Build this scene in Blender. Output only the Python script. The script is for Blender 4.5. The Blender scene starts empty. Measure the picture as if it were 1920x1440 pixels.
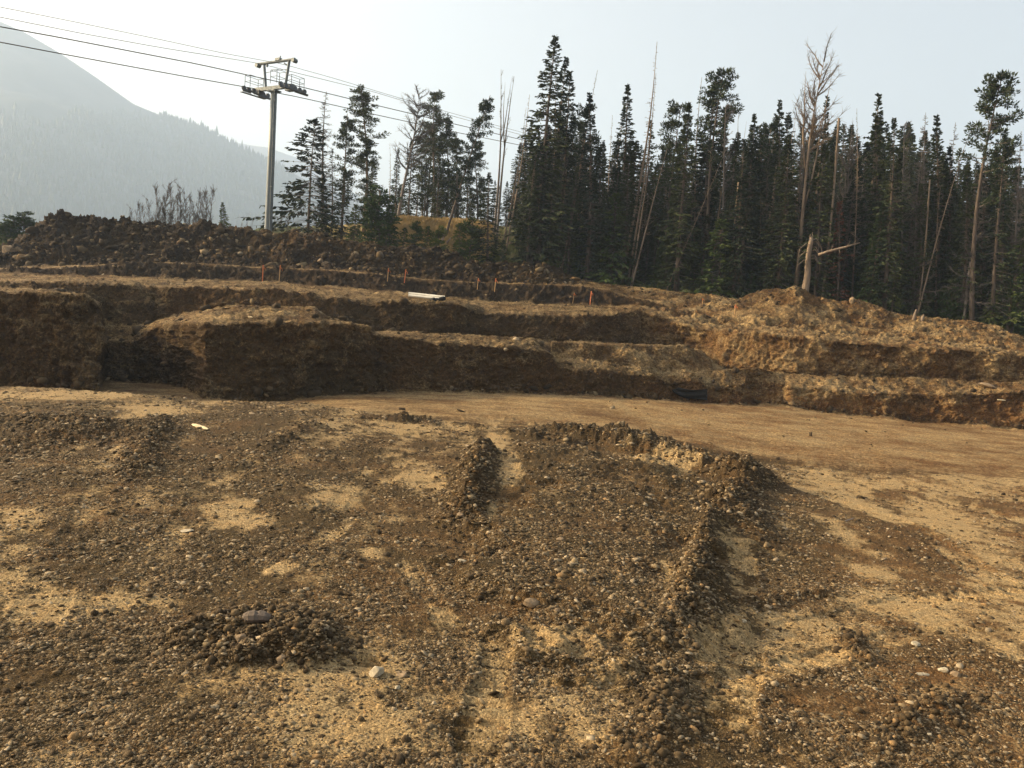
import bpy, math, random
import numpy as np
from mathutils import Vector, Matrix
from mathutils.bvhtree import BVHTree

# ------------------------------------------------------------ camera, sky, sun, exposure
sc = bpy.context.scene
F = 1600.0                       # focal length in photo pixels (1920 wide)
EYE = np.array([0.0, 0.0, 4.2])
PITCH, ROLL = math.radians(5.0), math.radians(4.0)
fw = np.array([0, math.cos(PITCH), -math.sin(PITCH)])
r0 = np.array([1.0, 0, 0]); u0 = np.array([0, math.sin(PITCH), math.cos(PITCH)])
rt = r0*math.cos(ROLL) + u0*math.sin(ROLL)
up = u0*math.cos(ROLL) - r0*math.sin(ROLL)
cd = bpy.data.cameras.new('camera'); cam = bpy.data.objects.new('camera', cd)
sc.collection.objects.link(cam); sc.camera = cam
cd.sensor_width = 36; cd.lens = 36*F/1920; cd.clip_start = 0.1; cd.clip_end = 9000
cam.matrix_world = Matrix(((rt[0], up[0], -fw[0], EYE[0]), (rt[1], up[1], -fw[1], EYE[1]), (rt[2], up[2], -fw[2], EYE[2]), (0, 0, 0, 1)))

SUN_AZ = math.radians(-78)       # from +Y towards +X (negative: to the left)
SUN_EL = math.radians(22)
HAZE = 0.00040
w = bpy.data.worlds.new('World'); sc.world = w; w.use_nodes = True
nt = w.node_tree; nt.nodes.clear()
sky = nt.nodes.new('ShaderNodeTexSky'); sky.sky_type = 'NISHITA'; sky.sun_disc = False
sky.sun_elevation = SUN_EL; sky.sun_rotation = SUN_AZ; sky.air_density = 1.0; sky.dust_density = 6.5; sky.ozone_density = 1.2
bg = nt.nodes.new('ShaderNodeBackground'); bg.inputs[1].default_value = 0.15
wo = nt.nodes.new('ShaderNodeOutputWorld')
hsv = nt.nodes.new('ShaderNodeHueSaturation'); hsv.inputs['Saturation'].default_value = 0.68; hsv.inputs['Value'].default_value = 1.22
smk = nt.nodes.new('ShaderNodeMix'); smk.data_type = 'RGBA'; smk.blend_type = 'MULTIPLY'; smk.inputs[0].default_value = 1.0; smk.inputs[7].default_value = (1.10, 1.0, 0.86, 1)
nt.links.new(sky.outputs[0], hsv.inputs['Color']); nt.links.new(hsv.outputs[0], smk.inputs[6]); nt.links.new(smk.outputs[2], bg.inputs[0]); nt.links.new(bg.outputs[0], wo.inputs[0])
sl = bpy.data.lights.new('sun', 'SUN'); sl.energy = 5.0; sl.angle = math.radians(0.6); sl.color = (1.0, 0.77, 0.45)
so = bpy.data.objects.new('sun', sl); sc.collection.objects.link(so)
sd = Vector((math.sin(SUN_AZ)*math.cos(SUN_EL), math.cos(SUN_AZ)*math.cos(SUN_EL), math.sin(SUN_EL)))
so.rotation_euler = sd.to_track_quat('Z', 'Y').to_euler(); so.location = (-30, 10, 40)
sc.view_settings.view_transform = 'Standard'; sc.view_settings.look = 'None'
sc.view_settings.exposure = 0.98; sc.view_settings.gamma = 1.0
sc.cycles.use_denoising = True
sc.cycles.max_bounces = 6; sc.cycles.volume_bounces = 1; sc.cycles.transparent_max_bounces = 8

# ------------------------------------------------------------ helpers
rng = np.random.default_rng(7); random.seed(7)
COL = sc.collection

def P(px, py, Y):
    px = np.asarray(px, float); py = np.asarray(py, float); Y = np.asarray(Y, float)
    a = (px-960)/F; b = (720-py)/F
    d = fw[None] + a[..., None]*rt + b[..., None]*up if a.ndim else fw + a*rt + b*up
    t = (Y - EYE[1])/d[..., 1]
    return EYE + d*t[..., None]

def proj(p):
    q = np.asarray(p) - EYE
    z = q@fw
    return 960 + F*(q@rt)/z, 720 - F*(q@up)/z

def tag(o, label=None, cat=None, group=None, kind=None):
    if label: o['label'] = label
    if cat: o['category'] = cat
    if group: o['group'] = group
    if kind: o['kind'] = kind
    return o

def empty(name, loc, rot=(0, 0, 0)):
    o = bpy.data.objects.new(name, None); COL.objects.link(o)
    o.location = loc; o.rotation_euler = rot; o.empty_display_size = 0.3
    return o

def npmesh(name, V, Fc, mat=None, smooth=False, col=None):
    """V (n,3), Fc (m,k) one face size"""
    me = bpy.data.meshes.new(name)
    V = np.ascontiguousarray(V, np.float32); Fc = np.ascontiguousarray(Fc, np.int32)
    n, m, k = len(V), len(Fc), Fc.shape[1]
    me.vertices.add(n); me.vertices.foreach_set('co', V.ravel())
    me.loops.add(m*k); me.loops.foreach_set('vertex_index', Fc.ravel())
    me.polygons.add(m); me.polygons.foreach_set('loop_start', np.arange(0, m*k, k, dtype=np.int32))
    if smooth: me.polygons.foreach_set('use_smooth', np.ones(m, bool))
    if col is not None:
        a = me.color_attributes.new('m', 'FLOAT_COLOR', 'POINT')
        c = np.ones((n, 4), np.float32); c[:, :col.shape[1]] = col
        a.data.foreach_set('color', c.ravel())
    me.update(calc_edges=True); me.validate()
    if mat: me.materials.append(mat)
    return me

def link(name, me, parent=None):
    o = bpy.data.objects.new(name, me); COL.objects.link(o)
    if parent: o.parent = parent
    return o

class MB:
    """collects quads / tris (tris stored as degenerate-free lists)"""
    def __init__(s): s.v = []; s.f = []
    def add(s, vs, fs):
        b = len(s.v); s.v += [tuple(map(float, p)) for p in vs]; s.f += [tuple(i+b for i in q) for q in fs]
    def tube(s, pts, rad, n=8, cap=True):
        pts = [Vector(p) for p in pts]; rad = rad if hasattr(rad, '__len__') else [rad]*len(pts)
        vs = []
        for i, p in enumerate(pts):
            t = (pts[min(i+1, len(pts)-1)] - pts[max(i-1, 0)]).normalized()
            a = t.orthogonal() if i == 0 else a_prev - t*a_prev.dot(t)
            if a.length < 1e-6: a = t.orthogonal()
            a = a.normalized(); a_prev = a
            b = t.cross(a)
            for k in range(n):
                th = 2*math.pi*k/n
                vs.append(p + (a*math.cos(th) + b*math.sin(th))*rad[i])
        fs = []
        for i in range(len(pts)-1):
            for k in range(n):
                fs.append((i*n+k, i*n+(k+1) % n, (i+1)*n+(k+1) % n, (i+1)*n+k))
        if cap:
            fs.append(tuple(range(n-1, -1, -1))); fs.append(tuple((len(pts)-1)*n+k for k in range(n)))
        s.add(vs, fs)
    def box(s, c, size, M=None):
        c = Vector(c); h = Vector(size)/2
        vs = []
        for z in (-1, 1):
            for (x, y) in ((-1, -1), (1, -1), (1, 1), (-1, 1)):
                v = Vector((x*h.x, y*h.y, z*h.z))
                if M is not None: v = M @ v
                vs.append(c+v)
        s.add(vs, [(3, 2, 1, 0), (4, 5, 6, 7), (0, 1, 5, 4), (1, 2, 6, 5), (2, 3, 7, 6), (3, 0, 4, 7)])
    def build(s, name, mat, parent=None, smooth=False):
        me = bpy.data.meshes.new(name); me.from_pydata(s.v, [], s.f)
        if smooth: me.polygons.foreach_set('use_smooth', np.ones(len(me.polygons), bool))
        me.update(); me.materials.append(mat)
        return link(name, me, parent)

# ---- numpy noise
def _h(ix, iy, iz, seed):
    n = (ix.astype(np.int64)*374761393 + iy.astype(np.int64)*668265263 + iz.astype(np.int64)*2147483647 + seed*974634777) & 0xffffffff
    n = ((n ^ (n >> 13))*1274126177) & 0xffffffff
    n = ((n ^ (n >> 16))*2246822519) & 0xffffffff
    return ((n ^ (n >> 15)) & 0xffffff)/float(0xffffff)
def vnoise(p, seed=0):
    i = np.floor(p); f = p-i; f = f*f*(3-2*f); i = i.astype(np.int64)
    x, y, z = i[..., 0], i[..., 1], i[..., 2]; fx, fy, fz = f[..., 0], f[..., 1], f[..., 2]
    r = 0
    for dx in (0, 1):
        for dy in (0, 1):
            for dz in (0, 1):
                r = r + _h(x+dx, y+dy, z+dz, seed)*(fx if dx else 1-fx)*(fy if dy else 1-fy)*(fz if dz else 1-fz)
    return r*2-1
def fbm(p, oct=4, seed=0, gain=0.5, lac=2.1, ridge=False):
    s = 0; a = 1; q = p
    for o in range(oct):
        n = vnoise(q, seed+o)
        s = s + a*((1-2*np.abs(n)) if ridge else n); a *= gain; q = q*lac + 11.3
    return s
def worley(p, seed=0):
    """distance to nearest feature point on a jittered 2.5D grid"""
    i = np.floor(p).astype(np.int64); best = np.full(p.shape[:-1], 9.0)
    for dx in (-1, 0, 1):
        for dy in (-1, 0, 1):
            for dz in (-1, 0, 1):
                cx, cy, cz = i[..., 0]+dx, i[..., 1]+dy, i[..., 2]+dz
                d = (cx+_h(cx, cy, cz, seed)-p[..., 0])**2 + (cy+_h(cx, cy, cz, seed+1)-p[..., 1])**2 + (cz+_h(cx, cy, cz, seed+2)-p[..., 2])**2
                best = np.minimum(best, d)
    return np.sqrt(best)
def sstep(a, b, x):
    t = np.clip((x-a)/(b-a), 0, 1); return t*t*(3-2*t)

# ------------------------------------------------------------ materials
def mat(name, rough=0.9, spec=0.25):
    m = bpy.data.materials.new(name); m.use_nodes = True
    b = m.node_tree.nodes['Principled BSDF']; b.inputs['Roughness'].default_value = rough
    b.inputs['Specular IOR Level'].default_value = spec
    return m, m.node_tree, b
def nnode(nt, t, **kw):
    n = nt.nodes.new(t)
    for k, v in kw.items(): setattr(n, k, v)
    return n
def noise_tex(nt, scale, detail=5, rough=0.6, vec=None):
    n = nt.nodes.new('ShaderNodeTexNoise'); n.inputs['Scale'].default_value = scale
    n.inputs['Detail'].default_value = detail; n.inputs['Roughness'].default_value = rough
    if vec is not None: nt.links.new(vec, n.inputs['Vector'])
    return n.outputs['Fac']
def ramp(nt, fac, stops):
    r = nt.nodes.new('ShaderNodeValToRGB'); el = r.color_ramp.elements
    while len(el) < len(stops): el.new(0.5)
    for e, (p, c) in zip(el, stops): e.position = p; e.color = (*c, 1) if len(c) == 3 else c
    nt.links.new(fac, r.inputs[0]); return r.outputs[0]
def mixc(nt, fac, a, b, mode='MIX'):
    m = nt.nodes.new('ShaderNodeMix'); m.data_type = 'RGBA'; m.blend_type = mode
    for s, v in ((m.inputs[0], fac), (m.inputs[6], a), (m.inputs[7], b)):
        if isinstance(v, (int, float)): s.default_value = v
        elif isinstance(v, tuple): s.default_value = (*v, 1)
        else: nt.links.new(v, s)
    return m.outputs[2]
def mth(nt, op, a, b=0.0):
    m = nt.nodes.new('ShaderNodeMath'); m.operation = op
    for s, v in ((m.inputs[0], a), (m.inputs[1], b)):
        if isinstance(v, (int, float)): s.default_value = v
        else: nt.links.new(v, s)
    return m.outputs[0]
def bump(nt, bsdf, h, strength, dist):
    b = nt.nodes.new('ShaderNodeBump'); b.inputs['Strength'].default_value = strength; b.inputs['Distance'].default_value = dist
    nt.links.new(h, b.inputs['Height']); nt.links.new(b.outputs[0], bsdf.inputs['Normal'])

C_GRAVEL = (0.070, 0.049, 0.023); C_PALE = (0.37, 0.27, 0.14); C_RED = (0.20, 0.108, 0.046); C_DARK = (0.036, 0.027, 0.019)
def dirt_material(name, scale, bdist):
    """vertex colour m: r = pale dry clay, g = red-brown subsoil, b = dark topsoil and painted shade of the left cut walls"""
    m, nt, b = mat(name, 0.95, 0.12)
    at = nnode(nt, 'ShaderNodeVertexColor', layer_name='m')
    sp = nt.nodes.new('ShaderNodeSeparateColor'); nt.links.new(at.outputs[0], sp.inputs[0])
    geo = nt.nodes.new('ShaderNodeNewGeometry'); pos = geo.outputs['Position']
    n1 = noise_tex(nt, 0.9*scale, 6, 0.65, pos); n2 = noise_tex(nt, 9*scale, 6, 0.7, pos); n3 = noise_tex(nt, 45*scale, 4, 0.7, pos)
    pale = mth(nt, 'ADD', sp.outputs[0], mth(nt, 'MULTIPLY', mth(nt, 'SUBTRACT', n1, 0.5), 1.0))
    pale = mth(nt, 'ADD', pale, mth(nt, 'MULTIPLY', mth(nt, 'SUBTRACT', n2, 0.5), 1.1))
    pale = ramp(nt, pale, [(0.33, (0, 0, 0)), (0.68, (1, 1, 1))])
    base = mixc(nt, sp.outputs[1], C_GRAVEL, C_RED)
    c = mixc(nt, pale, base, C_PALE)
    c = mixc(nt, sp.outputs[2], c, C_DARK)
    hue = ramp(nt, noise_tex(nt, 2.3*scale, 3, 0.5, pos), [(0.3, (0.95, 0.98, 1.0)), (0.7, (1.12, 1.0, 0.84))])
    c = mixc(nt, 0.8, c, hue, 'MULTIPLY')
    grain = ramp(nt, n3, [(0.25, (0.42, 0.40, 0.36)), (0.5, (0.92, 0.92, 0.92)), (0.75, (1.7, 1.62, 1.5))])
    c = mixc(nt, 0.9, c, grain, 'MULTIPLY')
    vor = nt.nodes.new('ShaderNodeTexVoronoi'); vor.inputs['Scale'].default_value = 22*scale; nt.links.new(pos, vor.inputs['Vector'])
    vs_ = nt.nodes.new('ShaderNodeSeparateColor'); nt.links.new(vor.outputs['Color'], vs_.inputs[0])
    c = mixc(nt, 0.75, c, ramp(nt, vs_.outputs[0], [(0.0, (0.5, 0.48, 0.45)), (0.6, (1, 1, 1)), (0.9, (1.25, 1.22, 1.15)), (1.0, (1.9, 1.85, 1.75))]), 'MULTIPLY')
    nt.links.new(c, b.inputs['Base Color'])
    h = mth(nt, 'ADD', mth(nt, 'MULTIPLY', n2, 1.0), mth(nt, 'MULTIPLY', n3, 0.45))
    h = mth(nt, 'SUBTRACT', h, mth(nt, 'MULTIPLY', vor.outputs['Distance'], 0.5))
    bump(nt, b, h, 0.9, bdist)
    return m
M_NEAR = dirt_material('gravelly_dirt', 2.4, 0.03)
M_FAR = dirt_material('excavated_dirt', 0.8, 0.12)

def simple(name, c, rough=0.8, var=0.3, scale=6.0, bd=0.0, metal=0.0, spec=0.3, stretch=None):
    m, nt, b = mat(name, rough, spec); b.inputs['Metallic'].default_value = metal
    tc = nt.nodes.new('ShaderNodeTexCoord'); v = tc.outputs['Object']
    if stretch:
        mp = nt.nodes.new('ShaderNodeMapping'); mp.inputs['Scale'].default_value = stretch; nt.links.new(v, mp.inputs[0]); v = mp.outputs[0]
    n = noise_tex(nt, scale, 5, 0.65, v)
    lo = tuple(x*(1-var) for x in c); hi = tuple(min(1, x*(1+var)) for x in c)
    nt.links.new(ramp(nt, n, [(0.3, lo), (0.7, hi)]), b.inputs['Base Color'])
    if bd: bump(nt, b, n, 0.7, bd)
    return m
def foliage_material(name, c, c2):
    m, nt, b = mat(name, 0.75, 0.2)
    geo = nt.nodes.new('ShaderNodeNewGeometry'); oi = nt.nodes.new('ShaderNodeObjectInfo')
    n = noise_tex(nt, 1.1, 3, 0.6, geo.outputs['Position'])
    f = mth(nt, 'ADD', mth(nt, 'MULTIPLY', n, 0.9), mth(nt, 'MULTIPLY', mth(nt, 'SUBTRACT', oi.outputs['Random'], 0.5), 0.5))
    nt.links.new(ramp(nt, f, [(0.25, c), (0.75, c2)]), b.inputs['Base Color'])
    return m
def stone_material(name):
    m, nt, b = mat(name, 0.9, 0.15)
    at = nnode(nt, 'ShaderNodeVertexColor', layer_name='m')
    geo = nt.nodes.new('ShaderNodeNewGeometry')
    n = noise_tex(nt, 60, 4, 0.7, geo.outputs['Position'])
    g = ramp(nt, n, [(0.3, (0.7, 0.7, 0.7)), (0.7, (1.25, 1.22, 1.18))])
    nt.links.new(mixc(nt, 1.0, at.outputs[0], g, 'MULTIPLY'), b.inputs['Base Color'])
    return m
M_STONE = stone_material('loose_stone')
M_FIR = foliage_material('fir_needles', (0.016, 0.028, 0.010), (0.066, 0.080, 0.026))
M_PINE = foliage_material('pine_needles', (0.024, 0.040, 0.018), (0.072, 0.088, 0.034))
M_YOUNG = foliage_material('young_needles', (0.04, 0.07, 0.018), (0.13, 0.155, 0.035))
M_RUST = foliage_material('dead_needles', (0.12, 0.05, 0.03), (0.2, 0.09, 0.05))
M_BARK = simple('bark', (0.13, 0.10, 0.075), 0.95, 0.5, 5, 0.03, stretch=(1, 1, 0.2))
M_DEADWOOD = simple('weathered_wood', (0.22, 0.165, 0.115), 0.9, 0.6, 4, 0.02, stretch=(1, 1, 0.15))
M_GREYWOOD = simple('grey_twigs', (0.17, 0.145, 0.125), 0.95, 0.3, 4)
M_PALEWOOD = simple('pale_wood', (0.62, 0.50, 0.30), 0.85, 0.25, 9, 0.01)
M_STEEL = simple('galvanised_steel', (0.14, 0.16, 0.165), 0.55, 0.15, 1.2, 0, 0.35, 0.5)
M_DSTEEL = simple('dark_steel', (0.10, 0.105, 0.11), 0.6, 0.2, 2, 0, 0.3, 0.5)
M_ROPE = simple('wire_rope', (0.09, 0.08, 0.07), 0.6, 0.1, 2)
M_ORANGE = simple('orange_paint', (0.62, 0.19, 0.07), 0.7, 0.15, 8)
M_LATH = simple('lath_wood', (0.55, 0.33, 0.14), 0.8, 0.2, 8)
M_PVC = simple('white_plastic', (0.66, 0.62, 0.52), 0.55, 0.15, 3, spec=0.5)
M_BLACK = simple('black_plastic', (0.016, 0.015, 0.014), 0.8, 0.3, 6, spec=0.15)
M_GRASS = foliage_material('dry_grass', (0.32, 0.22, 0.08), (0.52, 0.40, 0.19))
M_GREENGRASS = foliage_material('green_grass', (0.07, 0.09, 0.025), (0.20, 0.20, 0.06))
M_ROCKW = simple('pale_rock', (0.38, 0.32, 0.22), 0.85, 0.2, 12, 0.01)
M_ROCKB = simple('brown_rock', (0.24, 0.17, 0.10), 0.9, 0.35, 9, 0.02)

# ------------------------------------------------------------ terrain lattice (columns fan out from the eye, rows run away from it)
PXF = np.arange(-260, 2181, 2.1)
PXC = np.concatenate([np.arange(-4400, -270, 90.), PXF, np.arange(2270, 6800, 90.)]); NE = len(np.arange(-4400, -270, 90.)); NC = len(PXC); IR = NE+len(PXF)-1
def cv(lst):
    """curve: (px, py, Y) or (px, py) with the last Y kept"""
    pts = []; y = None
    for t in lst:
        if len(t) == 3: y = t[2]
        pts.append((t[0], t[1], y if len(t) == 3 else None))
    xs = [p[0] for p in pts]; ky = [(p[0], p[2]) for p in pts if p[2] is not None]
    py = np.interp(PXC, xs, [p[1] for p in pts]); Y = np.interp(PXC, [k[0] for k in ky], [k[1] for k in ky])
    q = P(PXC, py, Y); q[:NE, 2] = q[NE, 2]; q[IR:, 2] = q[IR, 2]     # beyond the frame the ground simply carries on level
    return q
def dY(c, d, dz):
    """curve c pushed back by d metres (array ok) and raised by dz, in the same columns"""
    q = c - EYE; k = (q[:, 1]+d)/q[:, 1]
    o = EYE + q*np.asarray(k)[:, None]; o[:, 2] = c[:, 2] + dz; return o

crest = cv([(-260, 722, 24), (0, 725, 24), (120, 727), (250, 738), (400, 750), (560, 752, 24), (700, 775), (850, 790), (1000, 799, 24), (1200, 822), (1440, 868, 23.5), (1600, 884), (1920, 902, 23), (2180, 915, 23)])
near = P(PXC, np.full(NC, 1600.0), np.full(NC, 4.2)); near[:, 2] = 1.5
near = np.stack([near[:, 0], np.full(NC, 4.0), np.full(NC, 1.5)], 1)
# columns of 'near' must project to PXC: use direction of a mid-low pixel
lo = P(PXC, np.full(NC, 1640.0), np.full(NC, 4.0)); near[:, 0] = lo[:, 0]
floor0 = cv([(-260, 740, 27), (0, 741, 27), (250, 752, 27), (560, 762, 26.5), (700, 778, 26.5), (1000, 797, 27), (1440, 862, 25.5), (1920, 893, 24), (2180, 908, 24)])
floor0[:, 2] = np.interp(PXC, [-260, 400, 560, 700, 1000, 1440, 2180], [0.1, 0.1, 0.5, 0.75, 0.72, 0.38, 0.42])
W0 = cv([(-260, 736, 31), (186, 736, 31), (194, 716, 39), (292, 716, 39), (350, 728, 36), (382, 748, 33), (500, 753, 33.5), (560, 748, 34), (640, 738, 35.5), (690, 737, 36), (704, 736, 37), (900, 736, 38.5), (1040, 738, 40), (1200, 745, 41), (1275, 749), (1350, 756, 43), (1392, 758, 43), (1412, 757, 44.0), (1468, 760, 44.0), (1484, 764, 43.4), (1560, 774), (1720, 789), (1840, 800), (1920, 806, 42), (2180, 822, 41)])
W1 = cv([(-260, 545, 31.6), (0, 546, 31.6), (80, 549), (160, 556, 31.8), (186, 574, 32), (195, 640, 40), (250, 642, 40), (292, 610, 39), (350, 606, 36.5), (384, 608, 33.6), (500, 605, 34), (600, 605, 34.6), (640, 607, 36), (688, 613, 36.6), (704, 626, 37.6), (780, 636), (850, 646), (950, 650, 39.5), (1030, 662, 40.6), (1050, 690), (1120, 700), (1200, 703, 41.8), (1260, 712), (1350, 722, 43.6), (1400, 718, 43.8), (1404, 716, 44.8), (1472, 722, 44.8), (1480, 724, 44), (1560, 734), (1700, 739), (1800, 741), (1920, 734, 42.6), (2180, 745, 41.6)])
W2 = cv([(-260, 541, 35), (0, 542, 35), (100, 545), (160, 552, 35), (186, 570, 36), (195, 630, 41), (250, 630, 41), (292, 604, 41), (345, 596, 40), (400, 581, 38), (450, 574, 38), (590, 577, 38.5), (604, 590, 38.5), (640, 603, 39), (690, 613, 39.5), (704, 622, 41), (790, 623, 41), (860, 628), (1000, 635, 42.5), (1040, 676, 42.3), (1120, 684), (1200, 682, 43), (1260, 694), (1350, 697, 44.8), (1420, 690, 45), (1450, 698, 45.4), (1480, 702, 45.6), (1600, 706), (1750, 710), (1920, 716, 44.2), (2180, 728, 43.2)])
W2b = W2.copy()
c2 = cv([(1032, 640, 42.8), (1040, 642, 43), (1100, 643), (1200, 648, 44.6), (1280, 651, 45.6), (1312, 655, 46), (1335, 680, 46)])
kk = (PXC >= 1034) & (PXC <= 1335); W2b[kk] = c2[kk]
W3 = cv([(-260, 541, 41), (0, 542, 41), (100, 547), (165, 560, 41.5), (200, 604, 42), (250, 612, 42), (290, 604, 43), (340, 590, 43), (400, 582, 43), (450, 577, 43), (590, 580, 43), (612, 596, 43), (640, 604), (690, 615, 43.6), (704, 624, 44), (860, 631), (1000, 637, 46.5), (1040, 641), (1100, 642, 48), (1200, 647, 52), (1280, 650, 51.5), (1320, 668, 50), (1360, 692, 48.2), (1480, 703, 46.3), (1600, 708), (1750, 712), (1920, 718, 45), (2180, 730, 44)])
W4 = cv([(-260, 522, 43), (0, 532, 43), (160, 529, 43), (300, 540, 44), (400, 546), (500, 551, 44.4), (600, 558), (700, 566, 45), (860, 569, 45.5), (910, 587, 47), (1010, 591, 48), (1080, 594, 48.6), (1150, 590, 50), (1200, 580, 53), (1262, 604, 52.2), (1330, 618, 50.4), (1400, 623, 48.6), (1480, 631, 46.8), (1600, 641), (1700, 649), (1800, 655), (1920, 664, 45.5), (2180, 682, 44.5)])
W5 = cv([(-260, 508, 54), (0, 511, 54), (200, 517, 54), (300, 520), (400, 523), (500, 527, 55), (600, 535), (700, 543), (780, 551), (860, 560), (950, 567, 56), (1080, 571), (1160, 573, 57), (1200, 572, 57), (1270, 592, 56), (1330, 603), (1480, 617, 53), (1600, 630), (1700, 639), (1920, 655, 51), (2180, 676, 50)])
W6 = cv([(-260, 500, 55.5), (0, 507, 55.5), (190, 500, 55.5), (230, 494), (300, 492), (400, 495), (470, 502), (500, 503, 57), (600, 507), (700, 514), (800, 525), (900, 531), (1000, 533, 58), (1080, 536), (1140, 545), (1180, 560), (1210, 564, 59), (1270, 580), (1330, 590), (1480, 606, 55), (1600, 620), (1700, 632), (1920, 650, 52), (2180, 672, 51)])
W7 = cv([(-260, 488, 61), (0, 498, 61), (190, 490, 61), (500, 498, 61), (600, 503), (700, 509), (800, 520), (900, 527), (1000, 531, 62), (1080, 532), (1140, 540), (1180, 552), (1210, 556, 62), (1270, 570), (1330, 578), (1480, 590, 57), (1600, 608), (1700, 625), (1920, 646, 53), (2180, 668, 52)])
W8 = cv([(-260, 445, 64), (-60, 462, 64), (0, 456), (30, 444), (60, 422), (80, 406), (110, 396), (130, 398), (165, 397), (245, 398), (258, 408), (305, 409), (340, 414), (400, 414), (430, 425, 66), (500, 428), (560, 426), (600, 431), (640, 442), (720, 454), (770, 456), (800, 461), (850, 471), (890, 479), (930, 489), (980, 483), (1010, 487), (1040, 494), (1080, 519), (1120, 528), (1150, 531, 66), (1200, 537), (1270, 544), (1330, 551), (1370, 558), (1385, 561), (1405, 549), (1440, 542, 60), (1460, 541), (1472, 548), (1490, 542), (1520, 552), (1560, 560), (1610, 563), (1650, 576), (1680, 590), (1760, 600), (1780, 604), (1860, 613), (1920, 635, 55), (2180, 665, 54)])
zg = np.interp(PXC, [-260, 0, 560, 900, 1100, 1400, 1700, 1920, 2180], [5.5, 6.3, 9.3, 8.6, 7.2, 6.0, 5.0, 4.4, 4.0])
W9 = dY(W8, 6.0, 0); W9[:, 2] = np.minimum(zg, W8[:, 2]-0.3)
W9b = dY(W8, 14.0, 0); W9b[:, 2] = np.interp(PXC, [-260, 0, 560, 700, 740, 920, 1000, 1200, 1400, 1920, 2180], [5.8, 7.0, 10.3, 11.0, 11.7, 11.7, 11.0, 9.9, 8.8, 6.2, 5.6])
W10 = dY(W8, 32.0, 0); W10[:, 2] = np.interp(PXC, [-260, 0, 560, 760, 900, 1100, 1400, 1920, 2180], [6.0, 7.5, 11.5, 13.2, 13.4, 13.4, 12.3, 8.8, 7.8])
W11 = dY(W8, 130.0, 0); W11[:, 2] = np.interp(PXC, [-260, 0, 560, 760, 900, 1100, 1400, 1920, 2180], [-12, -8, 2, 8, 12, 14, 13, 11, 10])
W12 = dY(W8, 420.0, 0); W12[:, 2] = np.interp(PXC, [-260, 0, 560, 760, 1100, 2180], [-40, -40, -30, -20, 0, 0])

rows = []; rid = []          # rid: continuous curve parameter per row
NF = 470
s = np.linspace(0, 1, NF)
Yn, Yc = near[:, 1], crest[:, 1]
for t in s:
    y = 1/((1-t)/Yn + t/Yc); k = ((y-Yn)/(Yc-Yn))[:, None]
    rows.append(near*(1-k)+crest*k); rid.append(t)
def seg(a, b, n, i0):
    for j in range(1, n+1):
        t = j/n; rows.append(a*(1-t)+b*t); rid.append(i0+t)
seq = [crest, floor0, W0, W1, W2, W2b, W3, W4, W5, W6, W7, W8, W9, W9b, W10, W11, W12]
ns = [10, 46, 84, 22, 22, 12, 54, 26, 18, 14, 50, 12, 16, 16, 20, 10]
for i, n in enumerate(ns): seg(seq[i], seq[i+1], n, 1+i)
# rid: 1 crest, 2 floor0, 3 W0, 4 W1, 5 W2, 6 W2b, 7 W3, 8 W4, 9 W5, 10 W6, 11 W7, 12 W8, 13 W9, 14 W10, 15 W11, 16 W12
B = np.stack(rows); rid = np.array(rid); R = len(B)
PXg = np.broadcast_to(PXC[None], (R, NC)); RID = np.broadcast_to(rid[:, None], (R, NC))
def normals(A):
    du = np.gradient(A, axis=1); dv = np.gradient(A, axis=0)
    n = np.cross(du, dv); return n/np.maximum(np.linalg.norm(n, axis=-1, keepdims=True), 1e-9)
# soften the hard edges a little
Bs = B.copy()
for _ in range(1):
    Bs[NF+2:-1] = (Bs[NF+1:-2] + 2*Bs[NF+2:-1] + Bs[NF+3:])/4
N0 = normals(Bs)
D = np.zeros((R, NC)); Z = np.zeros((R, NC))
mr, mg, mb = np.zeros((R, NC)), np.zeros((R, NC)), np.zeros((R, NC))
rough_far = slice(NF+8, R)

# ---- foreground features, given in photo pixels on the undisplaced ground
FG = slice(0, NF+10)
bx, by = proj(Bs[FG].reshape(-1, 3)); PYb = by.reshape(-1, NC); PXb = bx.reshape(-1, NC)
XY = Bs[FG][..., :2]
def plan(px, py):
    c = int(np.argmin(np.abs(PXC-px))); col = PYb[:NF, c]
    r = int(np.argmin(np.abs(col-py))); return XY[r, c]
def ridge(poly, wid, h, power=1.0, wl=None, ex=2):
    """returns height field of a windrow along a pixel polyline; poly: (px,py[,scale])"""
    pts = [plan(p[0], p[1]) for p in poly]; sc_ = [p[2] if len(p) > 2 else 1 for p in poly]
    best = np.full(XY.shape[:2], 1e9); hs = np.ones(XY.shape[:2])
    for i in range(len(pts)-1):
        a, b = pts[i], pts[i+1]; d = b-a; L = max(d@d, 1e-6)
        t = np.clip(((XY-a)@d)/L, 0, 1)
        q = XY-(a+t[..., None]*d); dist = np.sqrt((q**2).sum(-1)); sidev = d[0]*q[..., 1]-d[1]*q[..., 0]
        if wl: dist = np.where(sidev > 0, dist*(wid/wl), dist)
        m = dist < best; best = np.where(m, dist, best); hs = np.where(m, sc_[i]*(1-t)+sc_[i+1]*t, hs)
    return h*hs*np.exp(-(best/wid)**ex*power)
wob = fbm(np.concatenate([XY*1.3, np.zeros(XY.shape[:2]+(1,))], -1), 5, 3, 0.62)
def blob(cx, cy, rx, ry, ang=0.0, soft=0.5):
    a = math.radians(ang); dx = PXb-cx; dy = PYb-cy
    u = (dx*math.cos(a)+dy*math.sin(a))/rx; v = (-dx*math.sin(a)+dy*math.cos(a))/ry
    return 1-sstep(1-soft, 1+soft, np.sqrt(u*u+v*v)+wob*0.42)
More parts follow.
